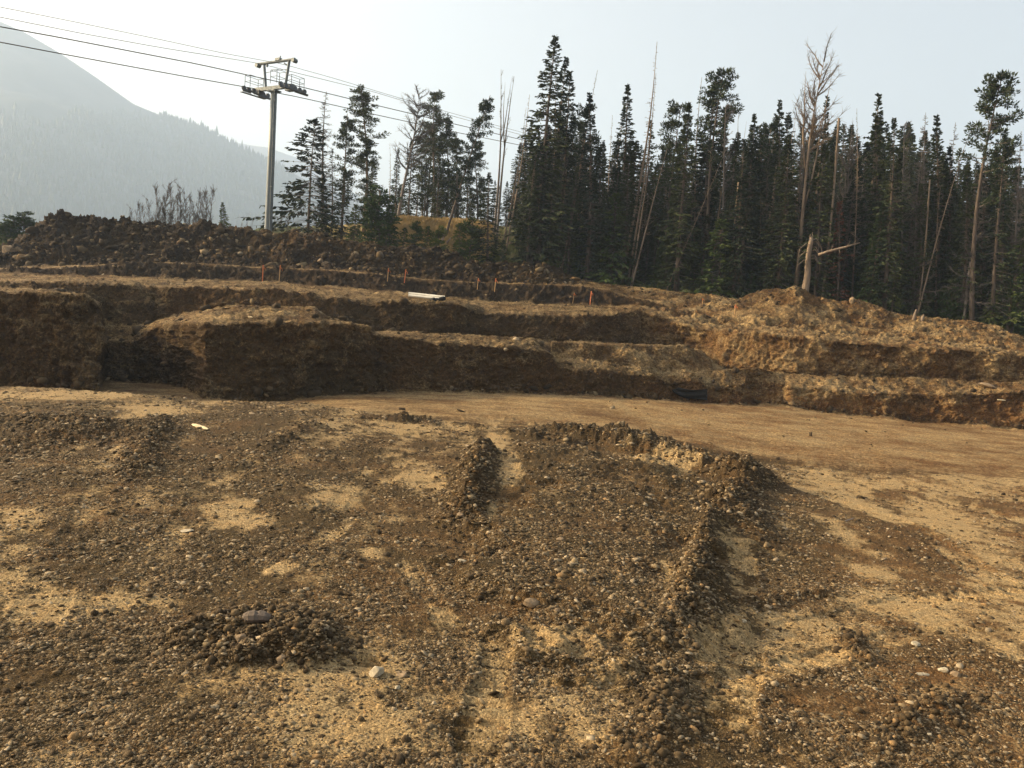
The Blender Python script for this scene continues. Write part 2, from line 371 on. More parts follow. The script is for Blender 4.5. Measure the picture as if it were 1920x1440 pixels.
hf = 0.05*fbm(np.concatenate([XY*0.35, np.zeros(XY.shape[:2]+(1,))], -1), 3, 21)
rA = ridge([(905, 845, .8), (885, 900, 1.1), (872, 950, .9), (866, 985, .5), (862, 1010, 0)], 0.27, 0.29)
rB = ridge([(1330, 975, .9), (1312, 1030, 1.1), (1300, 1100, 1.2), (1282, 1150, 1.1), (1265, 1200, .25), (1252, 1250, .3), (1240, 1300, .75), (1222, 1370, .8), (1205, 1430, .25), (1195, 1470, .2)], 0.17, 0.11)
rM = ridge([(1072, 816, .6), (1130, 828, .9), (1210, 848, 1), (1300, 872, 1), (1365, 895, 1.1), (1392, 904, 1.05)], 0.80, 0.34, 1.0, ex=4)
rM2 = ridge([(1392, 906, .9), (1378, 945, .8), (1392, 985, .6), (1425, 1015, .3)], 0.45, 0.24, 1.2)
rM3 = ridge([(1370, 930, .6), (1340, 965, 1)], 0.35, 0.12)
rC = ridge([(300, 785, .7), (275, 835, 1), (255, 880, .8), (240, 905, 0.3)], 0.35, 0.13)
rD = ridge([(690, 785, .3), (740, 790, .7), (800, 792, .7), (812, 800, .2)], 0.28, 0.26)
rE = ridge([(855, 797, .5), (885, 800, 1), (900, 802, .3)], 0.2, 0.16)
rF = ridge([(960, 812, .3), (1010, 822, .8), (1060, 832, .7)], 0.4, 0.22)
rG = ridge([(1400, 1128, .8), (1480, 1118, 1), (1560, 1108, .6)], 0.12, 0.05)
rH = ridge([(1585, 1190, .8), (1605, 1225, 1), (1610, 1245, .6)], 0.12, 0.07)
rI = ridge([(1640, 1400, .7), (1740, 1350, 1), (1800, 1310, .6)], 0.16, 0.07)
rJ = ridge([(40, 790, .7), (180, 805, 1), (60, 830, .7)], 0.9, 0.14)
rK = ridge([(590, 795, .6), (520, 830, .9), (440, 875, .6)], 0.3, 0.08)
pile = 0.13*blob(505, 1205, 140, 45, 4, .6)
raised = 0.14*blob(1100, 1050, 215, 190, 0, .35)
trk = ridge([(1500, 900), (1760, 960), (1950, 1030)], 0.35, -0.03) + ridge([(1950, 930), (1700, 905), (1560, 900)], 0.3, -0.04)
notch = -0.10*blob(692, 1250, 26, 9, 0, .4)
def track(poly, wid, cleat=0.018, depth=0.026, pitch=0.17):
    pts = [plan(*p) for p in poly]; best = np.full(XY.shape[:2], 1e9); arc = np.zeros(XY.shape[:2]); s0 = 0
    for i in range(len(pts)-1):
        a, b = pts[i], pts[i+1]; d = b-a; L = math.sqrt(max(d@d, 1e-6)); tt_ = np.clip(((XY-a)@d)/L/L, 0, 1)
        dist = np.sqrt(((XY-(a+tt_[..., None]*d))**2).sum(-1)); m = dist < best; best = np.where(m, dist, best); arc = np.where(m, s0+tt_*L, arc); s0 += L
    bandm = 1-sstep(wid*.42, wid*.58, best+wob*.05)
    edge = np.exp(-((best-wid*.56)/(wid*.12))**2)
    on = sstep(-.5, .15, fbm(np.concatenate([XY*.7, np.ones(XY.shape[:2]+(1,))*len(poly)], -1), 2, 90+len(poly)))
    return (-depth*bandm+cleat*bandm*np.sin(arc*2*math.pi/pitch)*on+.25*depth*edge), bandm*on
TRK = np.zeros_like(hf); TRM = np.zeros_like(hf)
for pl_, w_ in [([(1470, 905), (1640, 962), (1800, 1040), (1950, 1125)], .45), ([(1500, 880), (1740, 925), (1950, 985)], .5), ([(932, 1215), (912, 1330), (885, 1480)], .30), ([(1900, 1110), (1700, 1130), (1500, 1175), (1330, 1215)], .42),
        ([(1900, 1200), (1700, 1190), (1520, 1240), (1330, 1290)], .35), ([(600, 785), (480, 850), (385, 930), (300, 1020), (190, 1150)], .4), ([(300, 768), (235, 860), (190, 920), (120, 1060), (40, 1200)], .4), ([(812, 798), (745, 835), (700, 875), (640, 950)], .4),
        ([(935, 850), (925, 920), (900, 990)], .35), ([(1385, 1010), (1400, 1100), (1390, 1250), (1360, 1400)], .35), ([(700, 1000), (780, 1090), (850, 1200)], .3), ([(60, 1000), (-20, 1090), (-60, 1200)], .4), ([(470, 1060), (600, 1010), (720, 900), (770, 840)], .35)]:
    z_, m_ = track(pl_, w_); TRK += z_; lf = .45 if pl_[0][0] < 850 else 1; TRK -= z_*(1-lf); TRM = np.maximum(TRM, m_*(.5 if lf < 1 else 1))
ribs = ridge([(925, 1240), (920, 1330), (917, 1440), (915, 1520)], 0.010, 0.004)
base_ridges = rA+rB+rM+rM2+rM3+rC+rD+rE+rF+rG+rH+rI+rJ+rK+pile
Z[FG] += hf+base_ridges+raised+trk+notch+ribs+TRK*(1-np.clip(base_ridges/.05, 0, 1))
rough = np.clip((base_ridges/0.10), 0, 1)
# pale patches of compacted dry clay
pale = np.zeros_like(hf)
for a in [(145, 840, 60, 10, -5), (235, 835, 28, 62, 20), (300, 768, 75, 7, 2), (215, 742, 40, 4, 2), (60, 1125, 95, 50, 10, ), (25, 965, 60, 14, 0), (250, 1125, 70, 22, 5), (465, 862, 62, 12, -22), (440, 965, 60, 24, 5), (625, 930, 60, 22, 0),
          (805, 895, 70, 26, 20), (938, 855, 24, 62, -14), (700, 1042, 28, 18, 0), (765, 1078, 32, 22, 40), (640, 1330, 210, 95, 10), (905, 1330, 52, 130, 3), (1060, 1210, 120, 42, 8), (1060, 1370, 120, 80, 0), (1275, 1350, 28, 48, 12),
          (1385, 1000, 75, 24, 5), (780, 800, 125, 16, 0), (590, 800, 90, 14, -15), (1640, 1072, 60, 14, 20), (1560, 990, 45, 9, 30), (1800, 985, 120, 34, 25), (1880, 1110, 80, 40, 20), (1875, 1215, 42, 9, 30), (1700, 910, 210, 12, 5),
          (1560, 905, 80, 20, 10), (1870, 900, 120, 14, 3), (1260, 1100, 30, 30, 0), (80, 742, 110, 8, 0), (520, 1060, 30, 10, 0), (1760, 1150, 160, 34, 10), (1480, 1240, 150, 20, 0), (1650, 960, 60, 12, 20), (1180, 1310, 60, 60, 0), (1500, 1180, 160, 30, 0)]:
    pale = np.maximum(pale, blob(*a[:5], 0.8))
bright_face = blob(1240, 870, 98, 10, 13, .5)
nzp = fbm(np.concatenate([XY*np.array([5.0, 3.0]), np.ones(XY.shape[:2]+(1,))], -1), 4, 71, 0.65)
nzq = fbm(np.concatenate([XY*np.array([1.1, 0.45]), np.ones(XY.shape[:2]+(1,))], -1), 4, 73, 0.6)
pale = np.maximum(pale, .72*TRM)
pale = np.clip(pale*(0.80+0.45*nzp)+np.clip(nzq-0.25, 0, 1)*0.55, 0, 1)*(1-rough*0.9)
pale_base = 0.22 + 0.10*nzp + 0.05*sstep(1250, 1550, PXb) + 0.10*wob
far_f = sstep(820, 760, PYb)*sstep(1100, 1000, PXb)*0.15
pr = np.clip(pale_base + 0.66*pale + far_f - 0.35*rough, 0, 1)
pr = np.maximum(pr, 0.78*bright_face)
for a in [(100, 830, 150, 45, 0), (420, 830, 110, 45, -8), (1080, 1050, 210, 170, 0), (505, 1205, 150, 60, 4), (600, 1020, 200, 60, 0), (300, 1200, 200, 60, 0), (1700, 1005, 150, 20, 35), (300, 1400, 400, 50, 0), (1550, 1330, 200, 60, 0)]:
    pr = pr - 0.26*blob(*a, 0.5)*(1-pale)
mr[FG] = pr
mg[FG] = np.clip(0.08 + 0.35*sstep(1300, 1900, PXb) + 0.2*wob, 0, 1)
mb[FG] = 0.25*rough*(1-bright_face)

# ---- far terrain: masks and displacement amplitudes by curve segment
FR = slice(NF, R); rr = RID[FR]; px_ = PXg[FR]; Bf = Bs[FR]
def band(a, b, s_=0.12): return sstep(a-s_, a+s_, rr)*(1-sstep(b-s_, b+s_, rr))
n_lo = fbm(Bf*0.25, 3, 5); n_mid = fbm(Bf*0.9, 4, 9); n_hi = fbm(Bf*3.2, 5, 13, 0.65)
strata = fbm(Bf*np.array([0.25, 0.25, 3.2]), 4, 17); grooves = fbm(Bf*np.array([4.5, 2.0, 0.25]), 3, 19)
cl = worley(Bf*1.1, 31); cl2 = worley(Bf*2.6, 37)
clods = (0.55-cl) * 0.75 + (0.55-cl2)*0.38
wall1 = band(3, 4); wall2 = band(5, 6)*sstep(1034, 1050, px_)*(1-sstep(1320, 1340, px_)); wall3 = band(7, 8); cut = band(9, 10)
fl = band(1.2, 3.0, 0.05)
bench = band(4, 5)+band(6, 7)+band(8, 9)
pilem = band(10.6, 12.6, 0.3)*(0.10+0.90*(1-sstep(1040, 1120, px_)))
pileR = band(8.2, 12.6, 0.3)*sstep(1180, 1300, px_)
leftw = 1-sstep(180, 210, px_)
Df = wall1*(0.13*n_mid+0.055*strata+0.11*n_hi+0.14*grooves*(leftw+.45*sstep(380, 400, px_)*(1-sstep(690, 720, px_)))+0.05*clods)
Df += wall2*(0.2*n_mid+0.1*strata+0.05*n_hi) + wall3*(0.22*n_mid+0.08*strata+0.10*n_hi+0.25*n_lo)
Df += cut*(0.22*n_mid+0.12*n_hi+0.15*clods) + bench*(0.05*n_mid+0.04*n_hi+0.06*clods)
Df += pilem*(0.22*n_mid+0.18*n_hi+0.60*clods+0.42*n_lo-0.25) + pileR*(0.10*n_mid+0.05*n_hi+0.10*n_lo)
ga = 1-sstep(0, 60, np.abs(px_-1290)); 
Df += sstep(1040, 1100, px_)*(1-sstep(1400, 1480, px_))*band(3, 5)*(0.13*n_mid+0.25*n_lo)
Df += sstep(1500, 1560, px_)*band(3, 5)*(0.09*n_mid+0.04*clods)
Df += fl*(0.015*n_mid+0.006*n_hi)
Df += band(12.6, 15)*(0.25*n_mid+0.1*n_hi)
Df += 0.03*n_hi*band(3, 12)
for cx_, rxx, hh_, rc in ((1452, 75, .55, 10.6), (1492, 50, .5, 11.4), (1790, 60, .3, 11.3), (1350, 60, -.25, 9.5)):
    Z[FR] += hh_*np.exp(-((px_-cx_)/rxx)**2-((rr-rc)/.75)**2)
D[FR] = Df*sstep(1.0, 1.3, rr)
R_ = sstep(1080, 1330, px_)           # clay on the right, its warm sunlit look put into the colour
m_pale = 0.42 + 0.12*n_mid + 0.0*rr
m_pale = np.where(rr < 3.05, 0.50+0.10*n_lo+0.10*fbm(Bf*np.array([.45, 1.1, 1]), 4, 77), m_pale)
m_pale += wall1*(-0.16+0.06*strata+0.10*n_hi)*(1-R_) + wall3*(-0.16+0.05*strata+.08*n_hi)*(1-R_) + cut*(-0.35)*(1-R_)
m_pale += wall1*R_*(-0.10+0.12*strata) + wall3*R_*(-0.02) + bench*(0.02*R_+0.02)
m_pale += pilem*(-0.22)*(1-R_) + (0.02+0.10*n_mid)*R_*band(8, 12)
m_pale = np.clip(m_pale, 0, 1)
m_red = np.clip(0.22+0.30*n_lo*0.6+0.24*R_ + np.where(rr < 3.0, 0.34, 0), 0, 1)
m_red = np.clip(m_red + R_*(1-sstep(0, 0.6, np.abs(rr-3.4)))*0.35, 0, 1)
m_dark = np.clip(pilem*(0.86+0.45*n_mid+0.35*n_lo)*(1-R_)*(1-0.6*sstep(900, 1000, px_)) + cut*0.8*(1-R_) + wall1*0.18*(1-R_) + wall3*0.30*(1-R_) + bench*.08*(1-R_)+0.05*leftw*wall1 + (wall1+wall3)*(1-R_)*(0.22*n_hi*.6+0.18*n_mid+0.10*grooves*leftw), 0, 0.92)  # dark topsoil on the pile; shade painted onto the left cut walls
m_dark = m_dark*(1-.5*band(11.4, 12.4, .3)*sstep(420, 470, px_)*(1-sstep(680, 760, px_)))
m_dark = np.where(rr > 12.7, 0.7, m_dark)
m_pale = np.where(rr > 12.3, (1-sstep(900, 960, px_))*sstep(560, 720, px_)+.35*(1-sstep(60, 120, px_)), m_pale)
blendr = sstep(1.0, 2.2, rr)
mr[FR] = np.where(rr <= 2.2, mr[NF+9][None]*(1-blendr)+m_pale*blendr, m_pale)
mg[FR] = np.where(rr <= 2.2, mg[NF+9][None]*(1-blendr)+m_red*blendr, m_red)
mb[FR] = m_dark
# foreground micro relief
q = np.concatenate([XY, np.zeros(XY.shape[:2]+(1,))], -1)
f1 = fbm(q*5.0, 4, 41, 0.6); f2 = (0.5-worley(q*np.array([9, 9, 1.0]), 43)); f3 = (0.5-worley(q*np.array([4.2, 4.2, 1.0]), 47))
amp = (1-0.75*np.clip(pale, 0, 1))
Z[FG] += (0.013*f1+0.028*f2)*amp*(1+1.5*rough) + rough*(0.035*f3+0.05*f1)*np.clip(base_ridges/0.2, 0.3, 1.3)
V = Bs + N0*D[..., None]; V[..., 2] += Z
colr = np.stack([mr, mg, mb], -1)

def lattice(name, r_a, r_b, mat_, smooth=True):
    A = V[r_a:r_b+1]; n, c = A.shape[:2]
    idx = np.arange(n*c).reshape(n, c)
    f = np.stack([idx[:-1, :-1], idx[:-1, 1:], idx[1:, 1:], idx[1:, :-1]], -1).reshape(-1, 4)
    me = npmesh(name, A.reshape(-1, 3), f, mat_, smooth, colr[r_a:r_b+1].reshape(-1, 3))
    return tag(link(name, me), kind='structure')
def ri(v): return int(np.argmin(np.abs(rid-v)))
lattice('foreground_ground', 0, NF-1, M_NEAR)
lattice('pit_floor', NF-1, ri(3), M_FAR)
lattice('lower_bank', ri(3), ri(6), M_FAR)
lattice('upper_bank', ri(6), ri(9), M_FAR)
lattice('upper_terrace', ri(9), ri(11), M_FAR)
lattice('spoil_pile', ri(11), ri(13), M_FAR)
mf, ntf, bf = mat('forest_floor_soil', 0.95, 0.1)
gf = ntf.nodes.new('ShaderNodeNewGeometry')
ntf.links.new(ramp(ntf, noise_tex(ntf, 0.35, 6, 0.7, gf.outputs['Position']), [(0.35, (0.035, 0.05, 0.02)), (0.55, (0.08, 0.085, 0.035)), (0.7, (0.16, 0.12, 0.06))]), bf.inputs['Base Color'])
atf = nnode(ntf, 'ShaderNodeVertexColor', layer_name='m'); spf = ntf.nodes.new('ShaderNodeSeparateColor'); ntf.links.new(atf.outputs[0], spf.inputs[0])
ntf.links.new(mixc(ntf, spf.outputs[0], bf.inputs['Base Color'].links[0].from_socket, (0.36, 0.26, 0.11)), bf.inputs['Base Color'])
lattice('forest_floor', ri(13), R-1, mf)
# ground round and behind the photographer
xs = V[0, :, :]; back = np.stack([np.linspace(-70, 70, NC), np.full(NC, -45.0), np.full(NC, 1.9)], 1)
A = np.stack([back, xs]); idx = np.arange(2*NC).reshape(2, NC)
f = np.stack([idx[:-1, :-1], idx[:-1, 1:], idx[1:, 1:], idx[1:, :-1]], -1).reshape(-1, 4)
tag(link('rear_ground', npmesh('rear_ground', A.reshape(-1, 3), f, M_NEAR, True, np.tile([[.35, .2, 0]], (2*NC, 1)))), kind='structure')

# ray-casting helper on the terrain
st = 2; Vd = V[::st, ::st]; n_, c_ = Vd.shape[:2]; idx = np.arange(n_*c_).reshape(n_, c_)
fd = np.stack([idx[:-1, :-1], idx[:-1, 1:], idx[1:, 1:], idx[1:, :-1]], -1).reshape(-1, 4)
bvh = BVHTree.FromPolygons([tuple(p) for p in Vd.reshape(-1, 3).tolist()], fd.tolist())
def hit(px, py):
    d = P(float(px), float(py), 100.0)-EYE
    h = bvh.ray_cast(Vector(EYE), Vector(d).normalized(), 600)
    return h[0] if h[0] is not None else Vector(P(float(px), float(py), 60.0))
def ground_z(x, y, top=60):
    h = bvh.ray_cast(Vector((x, y, top)), Vector((0, 0, -1)), 200)
    return h[0].z if h[0] is not None else 5.0

# ------------------------------------------------------------ loose stones
def ico():
    t = (1+5**.5)/2
    v = np.array([(-1, t, 0), (1, t, 0), (-1, -t, 0), (1, -t, 0), (0, -1, t), (0, 1, t), (0, -1, -t), (0, 1, -t), (t, 0, -1), (t, 0, 1), (-t, 0, -1), (-t, 0, 1)], float)
    v /= np.linalg.norm(v[0])
    f = np.array([(0, 11, 5), (0, 5, 1), (0, 1, 7), (0, 7, 10), (0, 10, 11), (1, 5, 9), (5, 11, 4), (11, 10, 2), (10, 7, 6), (7, 1, 8), (3, 9, 4), (3, 4, 2), (3, 2, 6), (3, 6, 8), (3, 8, 9), (4, 9, 5), (2, 4, 11), (6, 2, 10), (8, 6, 7), (9, 8, 1)])
    return v, f
IV, IF = ico()
def rocks_mesh(name, pos, size, colors, flat=0.6, seed=1, rough_=0.42, material=None):
    g = np.random.default_rng(seed); n = len(pos)
    v = IV[None]*(1+g.uniform(-rough_, rough_, (n, 12, 1)))
    lim_ = g.uniform(.38, .8, (n, 1, 3)); v = np.clip(v, -lim_, lim_)/0.8
    ax = np.stack([g.uniform(.7, 1.35, n), g.uniform(.6, 1.1, n), g.uniform(.75, 1.1, n)*flat*g.uniform(.5, 1.3, n)], -1)
    v = v*ax[:, None]*size[:, None, None]
    a = g.uniform(0, 2*np.pi, n); b = g.normal(0, .3, n); c = g.normal(0, .3, n)
    def rot(v, i, j, th):
        x, y = v[..., i].copy(), v[..., j].copy(); cs, sn = np.cos(th)[:, None], np.sin(th)[:, None]
        v[..., i] = x*cs-y*sn; v[..., j] = x*sn+y*cs
    rot(v, 0, 2, b); rot(v, 1, 2, c); rot(v, 0, 1, a)
    v = v+pos[:, None]
    f = (IF[None]+12*np.arange(n)[:, None, None]).reshape(-1, 3)
    return npmesh(name, v.reshape(-1, 3), f, material or M_STONE, False, np.repeat(colors, 12, axis=0))
PAL = np.array([(0.052, 0.036, 0.019), (0.076, 0.053, 0.028), (0.115, 0.081, 0.043), (0.20, 0.148, 0.082), (0.28, 0.22, 0.14), (0.22, 0.14, 0.065)])
def scatter(n, prob, rr_, cc_, sizef, name, seed, sink=0.2, flat=0.6, pal=(.18, .26, .26, .18, .09, .05), mat_=None, label=None):
    g = np.random.default_rng(seed)
    r = g.uniform(rr_[0], rr_[1]-1.01, int(n*2.5)); c = g.uniform(cc_[0], cc_[1]-1.01, int(n*2.5))
    ir, ic = r.astype(int), c.astype(int)
    keep = g.uniform(0, 1, len(r)) < prob[ir, ic]
    r, c, ir, ic = (x[keep][:n] for x in (r, c, ir, ic))
    fr, fc = (r-ir)[:, None], (c-ic)[:, None]
    p = V[ir, ic]*(1-fr)*(1-fc)+V[ir+1, ic]*fr*(1-fc)+V[ir, ic+1]*(1-fr)*fc+V[ir+1, ic+1]*fr*fc
    s_ = sizef(g, p, ir, ic)
    k = g.choice(len(PAL), len(p), p=np.array(pal)/sum(pal))
    col = PAL[k]*g.uniform(.75, 1.3, (len(p), 1))
    p = p.copy(); p[:, 2] += s_*flat*(0.5-sink*2)*0.6
    o = link(name, rocks_mesh(name, p, s_, col, flat, seed))
    return tag(o, label, None, None, 'stuff') if label else o
prob = np.zeros((R, NC))
nz = fbm(q*1.6, 3, 61)
prob[FG] = np.clip((0.55+0.6*nz)*(1-0.85*pale)*(1-.6*TRM)+0.7*rough, 0.04, 1)*(1-0.5*sstep(1450, 1700, PXb))
def s1(g, p, ir, ic):
    return np.clip(g.lognormal(math.log(0.0068), 0.55, len(p)), .003, .026)*(0.5+p[:, 1]/7.5)*(1+0.25*np.clip(Z[ir, ic]*5-0.3, 0, 1.0))
scatter(240000, prob, (0, NF), (NE+60, IR-60), s1, 'gravel', 101, flat=0.36, sink=.28, pal=(.15, .22, .26, .21, .12, .04), label='brown stones and crumbs of dirt strewn over the sloping foreground')
p2 = np.zeros((R, NC)); p2[FG] = np.clip(rough*1.0+0.02+0.10*blob(1080, 1040, 200, 170)+0.9*blob(505, 1205, 150, 50, 4), 0, 1)*(1-0.8*bright_face)
def s2(g, p, ir, ic): return np.clip(g.lognormal(math.log(0.0178), 0.5, len(p)), .007, .045)*(0.7+p[:, 1]/18)
scatter(26000, p2, (0, NF+6), (NE+60, IR-60), s2, 'dirt_clods', 103, sink=0.1, flat=0.75, pal=(.42, .32, .16, .06, .02, .05), label='larger dark brown clods heaped along the scraped windrows and small dumps')
p3 = np.zeros((R, NC)); p3[FR] = np.clip(pilem*0.9+0.16*pileR+0.16*bench+0.12*band(3, 3.15, .05)+cut*.1+fl*.012, 0, 1)
def s3(g, p, ir, ic): return np.clip(g.lognormal(math.log(0.085), 0.65, len(p))*np.where(pileR[ir-NF, ic]+bench[ir-NF, ic]+fl[ir-NF, ic] > .4, .55, 1), .03, .45)
scatter(24000, p3, (NF+12, ri(12.4)), (NE+60, IR-60), s3, 'pile_rubble', 107, sink=0.2, flat=0.75, pal=(.5, .26, .14, .06, .02, .03), label='dark lumps and rocks tumbled over the spoil heaps and benches')


# ------------------------------------------------------------ trees
def quads(name, Q, mat_, parent=None, smooth=False):
    """Q: (n,4,3)"""
    Q = np.asarray(Q, float); n = len(Q)
    return link(name, npmesh(name, Q.reshape(-1, 3), np.arange(n*4).reshape(n, 4), mat_, smooth), parent)
def tuft_quads(base, direc, length, width, g):
    """leaf-shaped quads: kite from base along direc"""
    n = len(base); direc = direc/np.maximum(np.linalg.norm(direc, axis=1, keepdims=True), 1e-6)
    rnd = g.normal(0, 1, (n, 3)); side = np.cross(direc, rnd); side /= np.maximum(np.linalg.norm(side, axis=1, keepdims=True), 1e-6)
    L, W = length[:, None], width[:, None]
    mid = base+direc*L*0.45
    return np.stack([base, mid+side*W/2, base+direc*L, mid-side*W/2], 1)
def limb_quads(a, b, ra, rb):
    """two crossed tapering blades per limb, cheap twigs"""
    d = b-a; d = d/np.maximum(np.linalg.norm(d, axis=1, keepdims=True), 1e-6)
    s1_ = np.cross(d, np.array([0.3, 0.2, 1.0])); s1_ /= np.maximum(np.linalg.norm(s1_, axis=1, keepdims=True), 1e-6)
    s2_ = np.cross(d, s1_); ra, rb = np.broadcast_to(ra, len(a))[:, None], np.broadcast_to(rb, len(a))[:, None]
    out = []
    for s_ in (s1_, s2_): out.append(np.stack([a-s_*ra, a+s_*ra, b+s_*rb, b-s_*rb], 1))
    return np.concatenate(out)
def trunk_pts(h, bend, g, n=9):
    ph = g.uniform(0, 6.28, 2); t = np.linspace(0, 1, n)
    x = bend*np.sin(t*3.0+ph[0])*t*h*0.02; y = bend*np.sin(t*2.3+ph[1])*t*h*0.02
    return [(x[i]-x[0], y[i]-y[0], t[i]*h) for i in range(n)]
def trunk_at(pts, t):
    p = np.array(pts); z = np.asarray(t)*p[-1, 2]
    return np.stack([np.interp(z, p[:, 2], p[:, 0]), np.interp(z, p[:, 2], p[:, 1]), z], -1)
def fir(seed, h=16, r=1.7,  bottom=0.06, gap=0.1, dens=1.0, mat_=None, name='fir_tree', wide=1.0, top=0.10, lop=0.0, bare=0.0, bark=None):
    g = np.random.default_rng(seed); root = empty(name, (0, 0, 0))
    pts = trunk_pts(h, 1.0, g); mb_ = MB(); n = len(pts)
    mb_.tube(pts, [max(0.015, (0.012*h)*(1-i/(n-1))**0.9) for i in range(n)], 7); mb_.build('trunk', bark or M_BARK, root, True)
    r *= 1.45; nb = int(h*34*dens); t = bottom + (1-bottom)*g.uniform(0, 1, nb)**0.92
    stp = min(.34, h/45); t = np.round(t*h/stp)*stp/h + g.normal(0, .005, nb); t = np.clip(t, bottom, .995)
    az = g.uniform(0, 2*np.pi, nb)
    prof = (1-t)**0.8*(0.92+0.22*np.sin(t*h*1.1+g.uniform(0, 6))) + top*0.35*sstep(1, .9, t)
    # random missing sectors at certain heights
    hole = vnoise(np.stack([t*h*0.45, np.cos(az)*1.1, np.sin(az)*1.1], -1)+seed*3.1, seed)
    L = r*wide*prof*g.uniform(.55, 1.12, nb)*np.where(hole > 0.75-2.6*gap, g.uniform(.15, .5, nb), 1)
    if lop: L *= 1+lop*np.cos(az-2.7)
    L = np.maximum(L, 0.10)
    keep = g.uniform(0, 1, nb) > gap*0.6; t, az, L = t[keep], az[keep], L[keep]
    o = trunk_at(pts, t); dr = np.stack([np.cos(az), np.sin(az), np.zeros(len(az))], -1)
    droop = np.interp(t, [0, .5, .85, 1], [-.42, -.25, .05, .8])+g.normal(0, .08, len(t))
    d = dr.copy(); d[:, 2] = droop
    tip = o+d*L[:, None]; tip[:, 2] += 0.10*L*L*0.5
    Q = [limb_quads(o, tip, 0.018, 0.006)]
    T = []
    isb = g.uniform(0, 1, len(t)) < bare
    for k in range(5):
        sel = (~isb)
        nt_ = 3 if k else 2
        for _ in range(nt_):
            f = g.uniform(.22, 1, len(t))**0.8; f = np.maximum(f, k/6)
            b = o+(tip-o)*f[:, None]
            sd_ = np.stack([-dr[:, 1], dr[:, 0], np.zeros(len(t))], -1)*g.choice([-1, 1], (len(t), 1))
            dd = d*0.75+sd_*g.uniform(.1, .9, (len(t), 1))+g.normal(0, .22, (len(t), 3)); dd[:, 2] -= 0.12
            ln = np.clip(0.16+0.22*L*(1.15-f), .12, .5)*g.uniform(.7, 1.25, len(t))
            T.append(tuft_quads(b, dd, ln, ln*g.uniform(.28, .5, len(t)), g)[sel])
    T.append(tuft_quads(trunk_at(pts, g.uniform(.93, 1.0, 60)), np.stack([g.normal(0, .6, 60), g.normal(0, .6, 60), np.ones(60)*.7], -1), g.uniform(.12, .28, 60), np.full(60, .08), g))
    quads('twigs', np.concatenate(Q), M_GREYWOOD, root)
    quads('crown', np.concatenate(T), mat_ or M_FIR, root)
    root['_h'] = h
    return root
def pine(seed, h=14, r=1.6, start=0.25, ncl=46, mat_=None, top_heavy=0.0, name='pine_tree', cl=0.55):
    g = np.random.default_rng(seed); root = empty(name, (0, 0, 0))
    pts = trunk_pts(h, 2.2, g); n = len(pts); mb_ = MB()
    mb_.tube(pts, [max(0.03, (0.012*h)*(1-i/(n-1))**0.8) for i in range(n)], 7); mb_.build('trunk', M_BARK, root, True)
    t = start+(1-start)*g.uniform(0, 1, ncl)**(0.8-0.3*top_heavy); az = g.uniform(0, 6.283, ncl)
    L = r*(0.35+0.65*np.sin(np.clip((t-start)/(1-start), 0, 1)*2.6+0.45))*g.uniform(.45, 1.15, ncl); L = np.maximum(L, .15)
    o = trunk_at(pts, t); d = np.stack([np.cos(az), np.sin(az), g.uniform(-.15, .65, ncl)], -1); tip = o+d*L[:, None]
    Q = [limb_quads(o, tip, .03, .012)]; T = []
    for k in range(3):
        f = 1-k*0.27; c = o+(tip-o)*f; m = int(36-k*8)
        idx = np.repeat(np.arange(ncl), m); e = g.normal(0, 1, (len(idx), 3)); e /= np.linalg.norm(e, axis=1, keepdims=True)
        sz = cl*(0.55+0.5*L[idx]/r)*g.uniform(.2, 1, len(idx))**.6*(1-.2*k)
        b = c[idx]+e*sz[:, None]*np.array([1, 1, .62])*.75
        dd = e+d[idx]*.4+np.array([0, 0, .4]); T.append(tuft_quads(b, dd, g.uniform(.14, .28, len(idx)), g.uniform(.06, .11, len(idx)), g))
        Q.append(limb_quads(c[idx][::6], b[::6], .008, .004))
    quads('twigs', np.concatenate(Q), M_GREYWOOD, root); quads('crown', np.concatenate(T), mat_ or M_PINE, root)
    root['_h'] = h; return root
